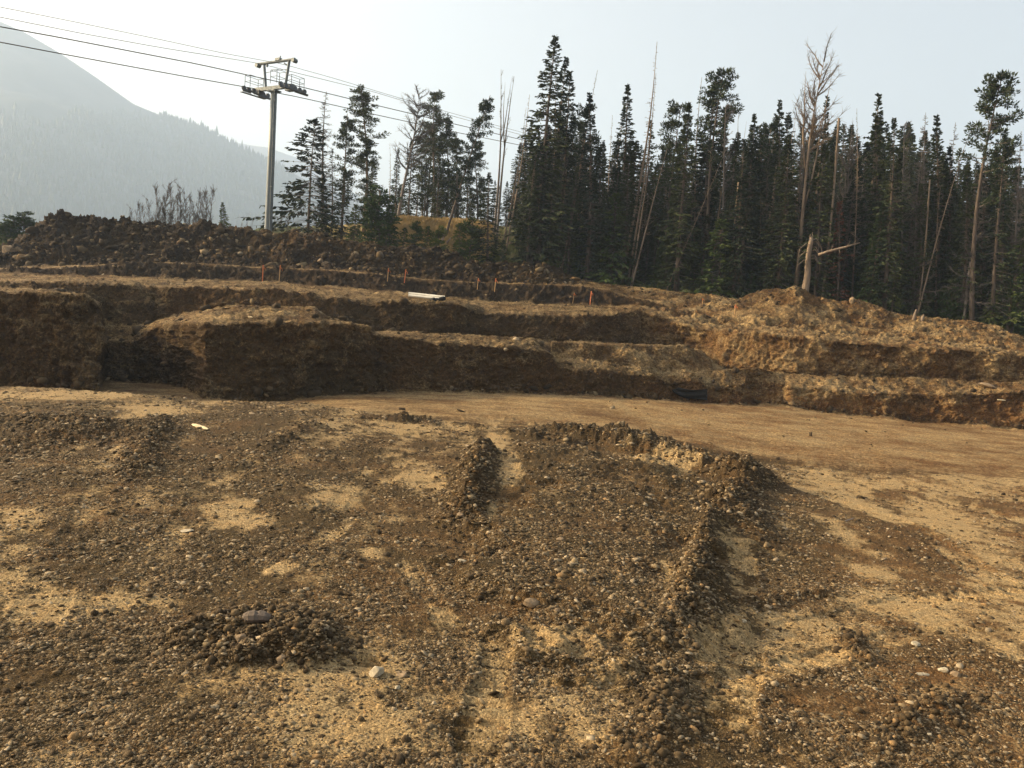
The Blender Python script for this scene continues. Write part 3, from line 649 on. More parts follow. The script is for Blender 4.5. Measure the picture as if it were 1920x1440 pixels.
def dead(seed, h=15, r=1.5, start=0.3, nb=60, up_=0.2, twig=8, sweep=(0, 0, 0), trunk_r=0.011, mat_=None, name='dead_tree', curve=0.0, broken=False, bend=1.5, hold=0.0, fork=0):
    g = np.random.default_rng(seed); root = empty(name, (0, 0, 0)); mat_ = mat_ or M_DEADWOOD
    pts = trunk_pts(h, bend, g, 12); n = len(pts); mb_ = MB()
    mb_.tube(pts, [max(0.018 if not broken else .1, (trunk_r*h)*(1-i/(n-1)*(0.45 if broken else 1))**0.8) for i in range(n)], 7)
    for k in range(fork):
        a = trunk_at(pts, g.uniform(.35, .6)); dx = g.choice([-1, 1])*g.uniform(.3, .8); q_ = [tuple(a+np.array([dx*s_**.6*1.2, g.normal(0, .1), s_*(h*.95-a[2])])) for s_ in np.linspace(0, 1, 6)]
        mb_.tube(q_, [trunk_r*h*.45*(1-s_*.9) for s_ in np.linspace(0, 1, 6)], 6)
    mb_.build('trunk', mat_, root, True)
    if nb:
        t = start+(1-start)*g.uniform(0, 1, nb); az = g.uniform(0, 6.283, nb)
        L = r*((1-t)**.6*(1-hold)+hold)*g.uniform(.35, 1.1, nb)
        o = trunk_at(pts, t); d = np.stack([np.cos(az), np.sin(az), up_+g.normal(0, .18, nb)], -1)+np.array(sweep)
        Q = []; p = o; dd = d/np.linalg.norm(d, axis=1, keepdims=True)
        for k in range(4):
            q_ = p+dd*(L/4)[:, None]; ra = .03*(1-k/4.5)*np.clip(L, .4, 2); Q.append(limb_quads(p, q_, ra, ra*.7))
            if twig:
                idx = np.repeat(np.arange(nb), twig//2+1); f = g.uniform(0, 1, len(idx))[:, None]
                b = p[idx]*(1-f)+q_[idx]*f; e = dd[idx]+g.normal(0, .55, (len(idx), 3))+np.array(sweep)*.5; e /= np.linalg.norm(e, axis=1, keepdims=True)
                ll = (L[idx]*g.uniform(.12, .35, len(idx)))[:, None]; Q.append(limb_quads(b, b+e*ll, .011, .004))
            p = q_; dd = dd+np.array(sweep)*.35+np.array([0, 0, curve])+g.normal(0, .12, (nb, 3)); dd /= np.linalg.norm(dd, axis=1, keepdims=True)
        quads('crown', np.concatenate(Q), mat_, root)
    root['_h'] = h; return root

PROTO = {
 'fir_a': fir(1, 18, 1.9, .05, .12), 'fir_b': fir(2, 16, 1.5, .04, .10), 'fir_c': fir(3, 15, 1.35, .08, .16), 'fir_d': fir(4, 14, 1.7, .03, .12),
 'fir_e': fir(5, 17, 1.25, .12, .22, .8), 'fir_f': fir(6, 9, 2.2, .02, .14, .95, lop=.35, wide=1.15), 'fir_g': fir(8, 15, 1.5, .06, .2, .8, bare=.35),
 'young': fir(11, 5, 1.25, .02, .08, 1.5, M_YOUNG, 'young_fir'), 'young2': fir(12, 4, 1.1, .02, .12, 1.6, M_YOUNG, 'young_fir'),
 'green': fir(13, 11, 1.5, .12, .25, 1.2, M_YOUNG, 'thin_fir', bark=M_DEADWOOD),
 'rust': fir(14, 9, .9, .1, .3, .5, M_RUST, 'browned_fir'),
 'pine_a': pine(21, 13, 1.5, .12, 105, cl=.44), 'pine_b': pine(22, 14, 1.9, .15, 95, cl=.48), 'pine_c': pine(23, 15, 1.5, .42, 56, top_heavy=1, cl=.40), 'pine_d': pine(24, 13, 1.25, .2, 66, cl=.35),
 'youngpine': pine(25, 3.6, 1.0, .05, 34, M_YOUNG, name='young_pine', cl=.4),
 'dead_a': dead(31, 13, 1.9, .12, 170, -.05, 10, curve=.12, mat_=M_GREYWOOD), 'dead_b': dead(32, 14, 1.1, .25, 80, .1, 6, trunk_r=.0085),
 'dead_c': dead(33, 12, 2.6, .4, 60, .6, 14, curve=.2, mat_=M_GREYWOOD, hold=.5, fork=1), 'dead_d': dead(34, 18, .9, .3, 90, -.1, 5, trunk_r=.0075),
 'dead_e': dead(35, 14, 1.6, .5, 60, 1.1, 8, sweep=(.8, 0, .3), hold=.5, mat_=M_GREYWOOD), 'dead_f': dead(36, 15, 1.2, .5, 16, 1.5, 4, curve=.3, hold=.4, mat_=M_GREYWOOD, fork=1),
 'dead_g': dead(37, 10, .5, .5, 10, .2, 0, broken=True), 'dead_h': dead(38, 17, 3.0, .6, 38, .9, 16, curve=.25, hold=.7, sweep=(.12, 0, 0), fork=2), 'dead_i': dead(39, 9, 1.0, .3, 26, .4, 4),
 'bare': dead(40, 4, 1.1, .1, 40, 1.4, 6, mat_=M_GREYWOOD, name='bare_sapling', trunk_r=.008, hold=.6, bend=3),
 'bare2': dead(41, 4, .8, .1, 30, 1.8, 6, mat_=M_GREYWOOD, name='bare_sapling', trunk_r=.009, hold=.6, bend=3, fork=2),
}
used = set()
def copy_tree(o):
    r = o.copy(); COL.objects.link(r)
    for ch in list(o.children):
        c = ch.copy(); COL.objects.link(c); c.parent = r
    return r
YC = lambda px: float(np.interp(px, PXC, W8[:, 1]))
def place(kind, top, base, Y, label, cat='tree', group=None, wid=1.0, lean=None):
    """top / base: photo pixels of tip and foot; Y: distance. lean follows from the two"""
    if base[0] > 1000: Y = max(Y, YC(base[0])+2.0+(0.6 if kind[:4] == 'dead' else 0.4))
    pt = P(float(top[0]), float(top[1]), Y); pb = P(float(base[0]), float(base[1]), Y)
    gz = ground_z(pb[0], Y)
    # slide the foot along the stem line down to the ground
    dz = pt[2]-pb[2]
    k = (gz-pb[2])/dz if dz else 0; x = pb[0]+(pt[0]-pb[0])*k
    foot = np.array([x, Y, gz-0.05]); v = np.array([pt[0]-x, 0, pt[2]-foot[2]]); h = np.linalg.norm(v)
    src = PROTO[kind]; o = src if kind not in used else copy_tree(src); used.add(kind)
    o.location = foot; sz = h/src['_h']; o.scale = (sz*wid, sz*wid, sz)
    ang = math.atan2(v[0], v[2]); o.rotation_euler = (Matrix.Rotation(ang, 3, 'Y') @ Matrix.Rotation(random.uniform(0, 6.28) if kind not in ('dead_e', 'dead_h', 'fir_f') else 0, 3, 'Z')).to_euler()
    return tag(o, label, cat, group)

T = [  # kind, top, base, Y, label, width
 ('fir_f', (593, 226), (578, 425), 72, 'dark fir with long ragged left branches, first big tree right of the lift tower', 1.1),
 ('dead_a', (617, 171), (604, 422), 76, 'tall grey dead conifer full of twigs, behind the ragged fir by the tower', 1.1),
 ('fir_d', (605, 330), (603, 430), 73, 'short dense fir at the foot of the grey twiggy dead conifer', 1.2),
 ('pine_d', (651, 210), (641, 434), 74, 'slim pine with thin needles between the grey dead conifer and the two-tiered pine', 1.0),
 ('fir_d', (645, 318), (640, 438), 73, 'dark bushy fir under the slim thin-needled pine', 1.3),
 ('pine_c', (690, 170), (682, 425), 78, 'two-tiered pine with a round clump of needles on top of a bare stretch of trunk', 1.25),
 ('pine_a', (688, 262), (684, 425), 77, 'broad bushy pine round the trunk of the two-tiered pine', 1.25),
 ('young', (667, 385), (664, 442), 70, 'small dark fir just left of the green saplings on the spoil heap', 1.1),
 ('dead_c', (782, 174), (746, 410), 88, 'broad-limbed dead tree with a wide spreading grey crown against the sky', 1.25),
 ('fir_d', (770, 262), (765, 422), 90, 'dark pointed fir in front of the broad-limbed dead tree', 1.0),
 ('fir_c', (746, 280), (742, 422), 92, 'narrow hazy fir left of the broad-limbed dead tree', 1.1),
 ('dead_b', (733, 270), (727, 420), 84, 'thin grey snag at the left edge of the middle tree clump', .7),
 ('pine_b', (822, 179), (814, 422), 90, 'tallest bushy pine of the middle clump, with an open lopsided top', 1.05),
 ('pine_a', (842, 226), (836, 422), 92, 'rounded bushy pine leaning against the tallest pine of the middle clump', 1.1),
 ('pine_d', (867, 251), (852, 422), 88, 'sparse pine with tufts on separate limbs, left of the leaning pine', 1.1),
 ('pine_d', (790, 250), (792, 424), 96, 'thin hazy pine standing between the two dark spires of the middle clump', .9),
 ('pine_d', (912, 179), (838, 434), 77, 'live pine leaning steeply to the right on a bare pale trunk', .8),
 ('pine_a', (899, 268), (895, 440), 92, 'hazy pale-green pine behind the steeply leaning pine', 1.2),
 ('dead_f', (948, 132), (926, 440), 78, 'tall bare forked snag, left one of the pair right of the leaning pine', .8),
 ('dead_f', (962, 140), (932, 440), 77, 'tall bare snag, right one of the tall pair right of the leaning pine', .8),
 ('fir_d', (917, 324), (914, 470), 68, 'dense dark green fir in front of the tall pair of bare snags', 1.35),
 ('dead_b', (999, 179), (955, 430), 74, 'dead conifer leaning right, nearest left of the tallest fir', .8),
 ('dead_b', (990, 203), (948, 430), 76, 'slighter dead conifer leaning right beside the one nearest the tallest fir', .7),
 ('fir_a', (1035, 66), (1010, 460), 68, 'tallest fir of the whole forest, a dark spire with open layered branches', 1.25),
 ('fir_c', (1057, 109), (1036, 460), 72, 'narrow fir rising just right of the tallest spire', 1.0),
 ('fir_c', (1067, 136), (1050, 460), 70, 'narrow fir, second to the right of the tallest spire', 1.1),
 ('dead_d', (1047, 142), (1028, 460), 70, 'thin dead stem between the tallest fir and its narrow neighbour', .8),
 ('dead_d', (1129, 134), (1066, 440), 66, 'long thin dead stem leaning right across the fir with the dark pointed top', .8),
 ('fir_b', (1115, 175), (1102, 471), 67, 'dark pointed fir behind the long leaning dead stem', 1.1),
 ('pine_b', (1100, 205), (1086, 470), 72, 'ragged pine touching the left side of the dark pointed fir', .8),
 ('fir_d', (1130, 272), (1126, 470), 69, 'short narrow fir low between the dark pointed fir and the layered fir', .8),
 ('fir_b', (1179, 158), (1162, 470), 72, 'layered fir with a solid dark tip, left of the tallest leaning spear snag', 1.1),
 ('dead_b', (1144, 216), (1136, 470), 76, 'thin upright snag left of the layered fir', .6),
 ('dead_b', (1168, 190), (1150, 470), 75, 'grey snag touching the left side of the layered fir', .8),
 ('dead_d', (1238, 75), (1179, 445), 62, 'very tall bare spear-like snag with a pale trunk leaning right above the forest', 1.0),
 ('dead_d', (1234, 135), (1190, 440), 66, 'thinner dead stem leaning beside the very tall spear-like snag', .8),
 ('dead_i', (1215, 288), (1193, 460), 60, 'pale crooked dead trunk beside the foot of the spear-like snag', .8),
 ('dead_i', (1254, 280), (1219, 408), 61, 'white curved dead trunk right of the spear-like snag', .8),
 ('fir_g', (1217, 228), (1206, 470), 72, 'thin half-bare fir behind the very tall spear-like snag', 1.0),
 ('pine_b', (1266, 201), (1250, 475), 70, 'bushy round-topped pine midway between spear-like snag and clump-topped pine', .85),
 ('fir_b', (1291, 192), (1272, 480), 66, 'slender dark fir left of the thin dead stem by the clump-topped pine', 1.15),
 ('dead_d', (1318, 147), (1302, 480), 70, 'thin brown dead stem left of the clump-topped pine', .8),
 ('fir_b', (1328, 162), (1322, 485), 70, 'dark fir whose tip touches the clump-topped pine', 1.2),
 ('pine_c', (1348, 140), (1332, 485), 68, 'pine with flat dark clumps of needles at its very top, right of the forest middle', .95),
 ('dead_e', (1368, 200), (1352, 485), 66, 'wind-swept dead tree with a brush of pale branches streaming right', .9),
 ('fir_d', (1385, 262), (1378, 490), 67, 'broad black-green fir under the wind-swept dead tree', 1.3),
 ('dead_b', (1365, 265), (1309, 400), 60, 'bare slanting pole leaning right in front of the clump-topped pine', .4),
 ('dead_g', (1389, 340), (1376, 452), 58, 'straight pale broken trunk without branches below the wind-swept tree', .9),
 ('fir_b', (1411, 214), (1402, 490), 70, 'narrow fir right of the wind-swept dead tree', 1.1),
 ('fir_c', (1428, 238), (1420, 490), 72, 'narrow fir, second to the right of the wind-swept dead tree', 1.2),
 ('young', (1159, 366), (1149, 508), 60, 'full young fir standing forward at the forest edge below the layered fir', 1.1),
 ('young2', (1354, 415), (1350, 505), 58, 'small young fir forward of the forest below the clump-topped pine', 1.2),
 ('fir_b', (1468, 191), (1458, 495), 68, 'tall dark spire left of the fan-crowned dead tree', 1.0),
 ('pine_b', (1447, 238), (1440, 495), 70, 'bushy conifer left of the tall dark spire before the fan-crowned dead tree', .8),
 ('dead_c', (1505, 186), (1496, 490), 70, 'small twiggy dead top just left of the fan-crowned dead tree', .5),
 ('dead_h', (1546, 113), (1500, 480), 62, 'great fan-crowned dead tree with bare limbs spreading right against the sky', 1.0),
 ('fir_g', (1548, 180), (1515, 490), 63, 'ragged half-dead fir intergrown with the fan-crowned dead tree', .9),
 ('fir_b', (1545, 232), (1540, 500), 68, 'dark fir right behind the fan-crowned dead tree', 1.0),
 ('dead_g', (1579, 222), (1557, 420), 58, 'tall pale broken trunk with a snapped flat top right of the fan-crowned tree', .62),
 ('dead_b', (1609, 204), (1600, 470), 62, 'thin blackish bare snag left of the pointed grey-tipped fir', .5),
 ('fir_g', (1638, 177), (1622, 510), 64, 'pointed fir with a thin greyish tip, tallest right of the broken trunk', 1.1),
 ('fir_b', (1651, 212), (1640, 520), 62, 'dark fir directly right of the pointed grey-tipped fir', .9),
 ('fir_a', (1670, 224), (1660, 540), 58, 'dense black-green fir with layered flat tip right of the grey-tipped fir', 1.1),
 ('dead_e', (1700, 236), (1688, 520), 62, 'wind-bent dead tree with pale branches streaming right of the dense layered fir', .7),
 ('dead_c', (1600, 255), (1590, 490), 64, 'pale arching dead limbs between the broken trunk and the blackish snag', .6),
 ('dead_a', (1742, 210), (1736, 540), 64, 'grey twiggy spire-shaped dead fir left of the green spire on the right', .6),
 ('fir_b', (1765, 216), (1756, 540), 62, 'lone dark green spire standing free against the sky on the right', 1.0),
 ('fir_b', (1783, 275), (1778, 545), 62, 'shorter dark fir directly right of the lone green spire', 1.1),
 ('dead_d', (1810, 253), (1738, 525), 56, 'long bare stem leaning far right between the lone spire and the tall ragged pine', .7),
 ('dead_g', (1748, 337), (1731, 495), 54, 'slender pale trunk without a top left of the long leaning bare stem', .55),
 ('pine_c', (1861, 146), (1826, 560), 56, 'tall ragged pine with separate clumps of needles near the right edge', .95),
 ('dead_a', (1850, 200), (1812, 560), 57, 'twiggy half-dead stem growing beside the tall ragged pine', .7),
 ('fir_g', (1874, 245), (1862, 570), 58, 'stubby-topped thin fir right of the tall ragged pine', 1.0),
 ('pine_c', (1894, 265), (1880, 570), 60, 'smaller clump-topped pine right of the tall ragged pine', .8),
 ('dead_a', (1914, 245), (1900, 580), 56, 'grey twiggy dead fir at the very right edge', .6),
 ('green', (1653, 380), (1630, 585), 48, 'yellow-green thin fir with a pale trunk, behind the spoil heap right of the snapped stump', 1.1),
 ('green', (1640, 420), (1618, 580), 48, 'thin pale twin stem beside the yellow-green fir right of the stump', .6),
 ('green', (1682, 438), (1672, 590), 47, 'sparse small fir with a bare pale foot, second right of the snapped stump', .9),
 ('green', (1911, 430), (1888, 625), 44, 'olive-green fir with a slender pale trunk at the right edge of the pit', 1.3),
 ('green', (1898, 500), (1893, 625), 44, 'thin bare-stemmed sapling close beside the olive-green fir at the right edge', .7),
 ('young', (1863, 540), (1858, 618), 46, 'small young fir left of the olive-green fir at the right edge', 1.0),
 ('rust', (1580, 380), (1572, 520), 56, 'fir with rusty brown dead needles behind the snapped stump', 1.2),
 ('young', (418, 381), (420, 425), 75, 'lone little spruce-shaped fir on the skyline left of the lift tower', .95),
]
for kk_ in [('fir_d', (700, 300), (697, 430), 80, 'dark fir filling the gap right of the two-tiered pine', 1.1), ('pine_a', (803, 235), (800, 424), 92, 'dense pine between the broad-limbed dead tree and the tallest middle pine', 1.1),
  ('fir_b', (880, 300), (874, 440), 86, 'dark fir at the foot of the steeply leaning pine', 1.2), ('fir_c', (822, 290), (818, 430), 87, 'narrow dark fir low in front of the tallest middle pine', 1.3), ('fir_d', (852, 330), (848, 432), 88, 'short dark fir right of the tallest middle pine', 1.3), ('fir_g', (628, 280), (622, 428), 77, 'thin greyish fir left of the slim thin-needled pine', 1.1)]: T.append(kk_)
for k, t, b, Y, lab, wd in T: place(k, t, b, Y, lab, 'tree', None, wd)

g = np.random.default_rng(77)
# forest filling behind and between the named trees
env = ([700, 760, 940, 980, 1060, 1150, 1250, 1350, 1450, 1550, 1650, 1750, 1850, 1990], [330, 300, 340, 260, 250, 290, 280, 260, 260, 270, 270, 300, 330, 330])
n = 0
kinds = ['fir_a', 'fir_b', 'fir_c', 'fir_d', 'fir_e', 'fir_g', 'fir_b', 'fir_d']
for px in np.concatenate([np.linspace(975, 2010, 112), np.linspace(955, 2010, 132)]):
    px = float(px+g.uniform(-7, 7)); back_ = n >= 112
    Y = float(g.uniform(66, 84) if not back_ else g.uniform(86, 115)) - 0.011*max(0, px-1100)*(1 if not back_ else .6)
    ty = float(np.interp(px, *env))-(12 if px > 1380 else 0)+float(g.uniform(-25, 80) if not back_ else g.uniform(-40, 30))
    gz = ground_z(float(P(px, 500., Y)[0]), Y); by_ = proj(np.array([P(px, 500., Y)[0], Y, gz]))[1]
    hp = by_-ty
    place(kinds[int(g.integers(len(kinds)))] if g.uniform() > .10 else ['dead_b', 'dead_d', 'dead_a'][int(g.integers(3))], (px+hp*0.075+g.normal(0, 4), ty), (px, by_), Y,
          'dark narrow tree packed into the dense forest behind the front rows', 'tree', 'trees packed inside the dense forest', 1.1 if not back_ else 1.2); n += 1
for px in np.linspace(700, 968, 24):
    px = float(px+g.uniform(-6, 6)); Y = float(g.uniform(88, 112)); ty = float(np.interp(px, [700, 740, 800, 850, 900, 960], [400, 330, 300, 310, 330, 330])+g.uniform(-10, 60))
    gz = ground_z(float(P(px, 430., Y)[0]), Y); by_ = float(proj(np.array([P(px, 430., Y)[0], Y, gz]))[1])
    place(['fir_c', 'fir_g', 'pine_a', 'fir_d'][int(g.integers(4))], (px+(by_-ty)*.06, ty), (px, by_), Y, 'hazy conifer in the thin stand behind the middle tree clump', 'tree', 'hazy conifers behind the middle clump', 1.2)
for i, px in enumerate(np.linspace(1010, 1990, 46)):
    px = float(px+g.uniform(-8, 8)); Y = YC(px)+3.5+float(g.uniform(0, 3)); x = float(P(px, 500., Y)[0]); by_ = float(proj(np.array([x, Y, ground_z(x, Y)]))[1]); hh = float(g.uniform(60, 160))
    place(['fir_d', 'fir_a', 'fir_b', 'fir_d'][int(g.integers(4))], (px+hh*.07, by_-hh), (px, by_), Y, 'mid-height dark fir, branched to the ground, along the front of the dense forest', 'tree', 'mid-height firs along the forest front', 1.35)
for i, px in enumerate(np.linspace(1090, 1900, 22)):
    px = float(px+g.uniform(-14, 14)); Y = YC(px)+float(g.uniform(8, 16)); x = float(P(px, 500., Y)[0]); by_ = float(proj(np.array([x, Y, ground_z(x, Y)]))[1]); ty = float(g.uniform(205, 290))
    place(['dead_b', 'dead_a', 'dead_d', 'dead_f'][i % 4], (px+(by_-ty)*g.uniform(.03, .12), ty), (px, by_), Y, 'slender grey snag rising out of the dense forest to its skyline', 'dead tree', 'slender snags at the forest skyline', .6)
# thin dead stems through the forest
for i, px in enumerate(np.linspace(985, 1900, 20)):
    px = float(px+g.uniform(-10, 10)); Y = YC(px)+6+float(g.uniform(-1, 3)); by_ = float(np.interp(px, [985, 1200, 1500, 1900], [455, 490, 520, 600])); ty = by_-float(g.uniform(70, 190))
    place(['dead_i', 'dead_b', 'dead_d', 'dead_g'][i % 4], (px+(by_-ty)*g.uniform(.02, .16), ty), (px, by_), Y, 'thin pale dead stem standing among the dark firs of the forest front', 'dead tree', 'thin dead stems in the forest front', .5)
# young growth along the forest edge
for i, px in enumerate(np.concatenate([np.linspace(915, 1900, 64), np.linspace(1000, 1900, 40)])):
    px = float(px+g.uniform(-12, 12)); e = float(np.interp(px, [900, 1060, 1200, 1400, 1700, 1920], [66, 66, 62, 58, 52, 48])); Y = max(e, YC(px)+2.5)+float(g.uniform(0, 8))
    x = float(P(px, 500., Y)[0]); gz = ground_z(x, Y); by_ = float(proj(np.array([x, Y, gz]))[1]); hh = float(g.uniform(25, 100))*(0.5 if px < 1000 else 1)
    place(['young', 'young2', 'youngpine', 'fir_d'][int(g.integers(4))], (px+hh*.06, by_-hh), (px, by_), Y, 'low young conifer in the green undergrowth along the forest edge', 'young tree', 'young conifers along the forest edge', 1.25)
for i, (px, ty, by_, lab) in enumerate([(712, 358, 452, 'tall young pine of the sapling group on the spoil heap beside the dry grass'), (730, 385, 455, 'full young pine right behind the tall one of the sapling group by the dry grass'), (700, 395, 448, 'small dark pine at the left of the sapling group by the dry grass'),
        (757, 428, 456, 'small pine sapling in front of the dry golden grass'), (778, 420, 458, 'upright little pine sapling before the right end of the dry golden grass'), (800, 425, 462, 'bushy pine sapling left of the broken stump'), (822, 428, 462, 'pine sapling just left of the broken leaning-pine stump'),
        (860, 420, 470, 'bright green sapling right of the leaning pine'), (880, 418, 474, 'second bright green sapling right of the leaning pine'), (40, 402, 440, 'green pine bush on the left skyline with an upright leader'), (12, 416, 446, 'low rounded green bush at the very left edge of the skyline'), (25, 412, 444, 'green bush between the two others on the left skyline')]):
    place(['youngpine', 'young2'][i % 2 if i < 9 else 0], (px+3, ty), (px, by_), 68.5 if i < 9 else 72, lab, 'young tree', None, 1.25 if i < 9 else 1.8)
# bare saplings on the skyline
bl = ['bare sapling cluster left of the big bare clump on the spoil skyline', 'big bare clump on the skyline, middle of the three left of the little fir', 'bare clump on the skyline nearest left of the little fir', 'thin bare saplings just left of the lift tower foot', 'bare bushy sapling right of the lift tower foot']
for i, (x0, x1, ty, m) in enumerate([(244, 278, 366, 5), (292, 336, 340, 8), (346, 394, 348, 8), (452, 494, 396, 5), (514, 540, 388, 5)]):
    for j, px in enumerate(np.linspace(x0, x1, m)):
        place(['bare', 'bare2'][(i+j) % 2], (px+g.uniform(0, 5), ty+g.uniform(0, 32)), (px, 422), 74+float(g.uniform(0, 3)), bl[i] if False else 'bare thin grey sapling in the clump '+['furthest left on the spoil skyline', 'second from left on the spoil skyline', 'left of the lone little fir on the skyline', 'just left of the lift tower foot', 'right of the lift tower foot'][i],
              'sapling', 'bare saplings in skyline clump '+['furthest left', 'second from left', 'by the little fir', 'left of the tower', 'right of the tower'][i], .9)
for k in PROTO:
    if k not in used:
        for ch in list(PROTO[k].children): bpy.data.objects.remove(ch)
        bpy.data.objects.remove(PROTO[k])

# snapped stump and the log leaning on it
Y = YC(1510)+1.3; b0 = P(1509., 548., Y); t0 = P(1521., 446., Y)
st_ = empty('snapped_stump', tuple(b0)); tag(st_, 'thick pale snapped tree stump standing at the top of the right spoil heap', 'stump')
mb_ = MB(); d = t0-b0
mb_.tube([Vector(d*k)+Vector((0.04*math.sin(k*7), 0.03*math.cos(k*9), 0)) for k in np.linspace(-.08, 1, 9)], [.30, .26, .235, .21, .22, .19, .185, .17, .12], 12)
for dx, hh_ in ((-.10, .22), (.06, .42), (.0, .15), (.11, .1), (-.04, .3)): mb_.tube([Vector(d)+Vector((dx, 0, -.2)), Vector(d)+Vector((dx*1.1, 0, hh_))], [.05, .008], 4)
mb_.build('trunk', M_DEADWOOD, st_, True)
mb_ = MB()
for i in range(9):
    z = .55+.05*i; a = Vector(d*z); s_ = 1 if i % 3 else -1
    mb_.tube([a, a+Vector((.35*s_, -.1, .15)), a+Vector((.75*s_, -.15, -.25-.1*(i % 3))), a+Vector((.85*s_, -.15, -.9-.15*(i % 4)))], [.035, .03, .02, .008], 5)
mb_.build('branches', M_DEADWOOD, st_, True)
a = P(1534., 478., Y-.35); b = P(1613., 455., Y-1.2); mb_ = MB(); m_ = (a+b)/2
mb_.tube([Vector(a-m_), Vector((b-a)*.25+a-m_)+Vector((0, 0, .03)), Vector((b-a)*.6+a-m_), Vector(b-m_)], [.10, .09, .075, .04], 9)
for k, L in ((.3, .5), (.5, -.4), (.7, .35), (.85, .3)): p_ = Vector((b-a)*k+a-m_); mb_.tube([p_, p_+Vector((.1, -.1, L))], [.03, .01], 5)
lg = mb_.build('snapped_log', M_DEADWOOD, None, True); lg.location = m_; tag(lg, 'pale broken log hanging out to the right from the snapped stump', 'log')
bs = empty('broken_stump', tuple(hit(826, 462))); tag(bs, 'splintered low stump at the foot of the steeply leaning pine', 'stump')
mb_ = MB(); mb_.tube([(0, 0, -.2), (.15, 0, .8), (.35, 0, 1.6)], [.2, .15, .07], 8); mb_.tube([(.5, 0, -.2), (.55, 0, .4), (.85, 0, .8)], [.12, .1, .04], 7); mb_.build('trunk', M_DEADWOOD, bs, True)
# fallen logs and snapped posts at the forest edge
for (x0, y0, x1, y1, r_, lab) in [(1190, 466, 1212, 464, .14, 'short pale fallen log under the spear-like snag'), (1228, 466, 1252, 470, .13, 'pale fallen log right of the one under the spear-like snag'), (955, 453, 978, 463, .13, 'pale fallen log at the foot of the dense fir before the tall snag pair'),
        (1090, 515, 1122, 508, .06, 'thin pale fallen branch beside the end of the dark spoil pile'), (1062, 470, 1076, 486, .05, 'thin fallen stick slanting in the undergrowth left of the young forest-edge fir'), (1300, 500, 1345, 492, .08, 'grey fallen stem in the undergrowth below the clump-topped pine'),
        (1260, 512, 1310, 520, .08, 'grey fallen stem low at the forest edge left of the small young fir'), (1400, 500, 1440, 520, .07, 'fallen grey stem in the undergrowth left of the snapped stump'), (800, 456, 835, 458, .12, 'half-buried pale log on the crest by the broken stump'), (1425, 545, 1440, 520, .05, 'thin slanting stick left of the snapped stump')]:
    h0 = hit((x0+x1)/2, (y0+y1)/2+4); Yv = h0.y-.2; a, b = P(float(x0), float(y0), Yv), P(float(x1), float(y1), Yv+.4); m_ = (a+b)/2; m_[2] = h0.z+r_*.7
    e = Vector(b-a)/2; mb_ = MB(); mb_.tube([-e, -e*.3+Vector((0, 0, r_*.3)), e*.4, e], [r_, r_*.95, r_*.8, r_*.5], 7); mb_.tube([e*.2, e*.35+Vector((0, 0, r_*4))], [r_*.3, r_*.1], 5)
    o = mb_.build('fallen_log', M_DEADWOOD, None, True); o.location = m_; tag(o, lab, 'log')
for (x, y0, y1, lab) in [(1075, 508, 484, 'short pale snapped trunk standing behind the right end of the dark spoil pile'), (1007, 485, 470, 'little leaning stub on the spoil pile near the trees'), (1317, 505, 470, 'thin broken post-like stub in the undergrowth below the clump-topped pine'), (1713, 600, 580, 'short pale stub behind the spoil ridge right of the sparse small fir'), (1728, 602, 590, 'tiny pale stub behind the spoil ridge, right of the other short stub')]:
    h0 = hit(x, y0); hh_ = (y0-y1)/F*h0.y; mb_ = MB(); mb_.tube([(0, 0, -.2), (.03, 0, hh_*.5), (.10, 0, hh_)], [.13, .10, .04], 7); mb_.tube([(.02, 0, hh_*.3), (-.2, 0, hh_*.55)], [.03, .01], 5)
    o = mb_.build('tree_stub', M_DEADWOOD, None, True); o.location = h0; tag(o, lab, 'stump')

# ------------------------------------------------------------ grass and undergrowth
def grass(name, label, polyx, Ys, n, hgt, mat_, seed):
    g = np.random.default_rng(seed); px = g.uniform(polyx[0], polyx[1], n); Y = g.uniform(*Ys, n); base = []
    for a, b in zip(px, Y):
        b = max(b, YC(a)+2.5+3*g.uniform()) if a > 0 else b; x = float(P(float(a), 450., float(b))[0]); base.append((x, b, ground_z(x, float(b))-.03))
    base = np.array(base); d = np.stack([g.normal(0, .35, n), g.normal(0, .35, n), np.ones(n)], -1)
    L = g.uniform(.5, 1.2, n)*hgt
    return tag(quads(name, tuft_quads(base, d, L, L*.13, g), mat_), label, None, None, 'stuff')
grass('dry_grass', 'golden dry meadow grass between the saplings and the middle tree clump', (725, 925), (73, 88), 30000, .5, M_GRASS, 5)
grass('edge_grass', 'low green growth along the foot of the forest', (900, 2000), (56, 80), 14000, .6, M_GREENGRASS, 6)
grass('skyline_grass', 'green and yellow grass at the left edge behind the spoil pile', (-200, 90), (69, 84), 3000, .7, M_GREENGRASS, 7)

# ------------------------------------------------------------ lift tower
TY = 68.0
tb = P(503., 428., TY); tt = P(514., 168., TY); ax_ = Vector(tt-tb); TH = ax_.length
gz = ground_z(tb[0], TY); tw = empty('lift_tower', tuple(tb)); tag(tw, 'grey steel ski-lift tower with ladder and crossarm rising behind the spoil pile', 'lift tower')
zq = ax_.normalized(); thd = math.radians(32)
xq = Vector((math.cos(thd), -math.sin(thd)*1.0, 0)); xq = (xq-zq*xq.dot(zq)).normalized(); yq = zq.cross(xq)
tw.matrix_world = Matrix(((xq.x, yq.x, zq.x, tb[0]), (xq.y, yq.y, zq.y, tb[1]), (xq.z, yq.z, zq.z, tb[2]), (0, 0, 0, 1)))
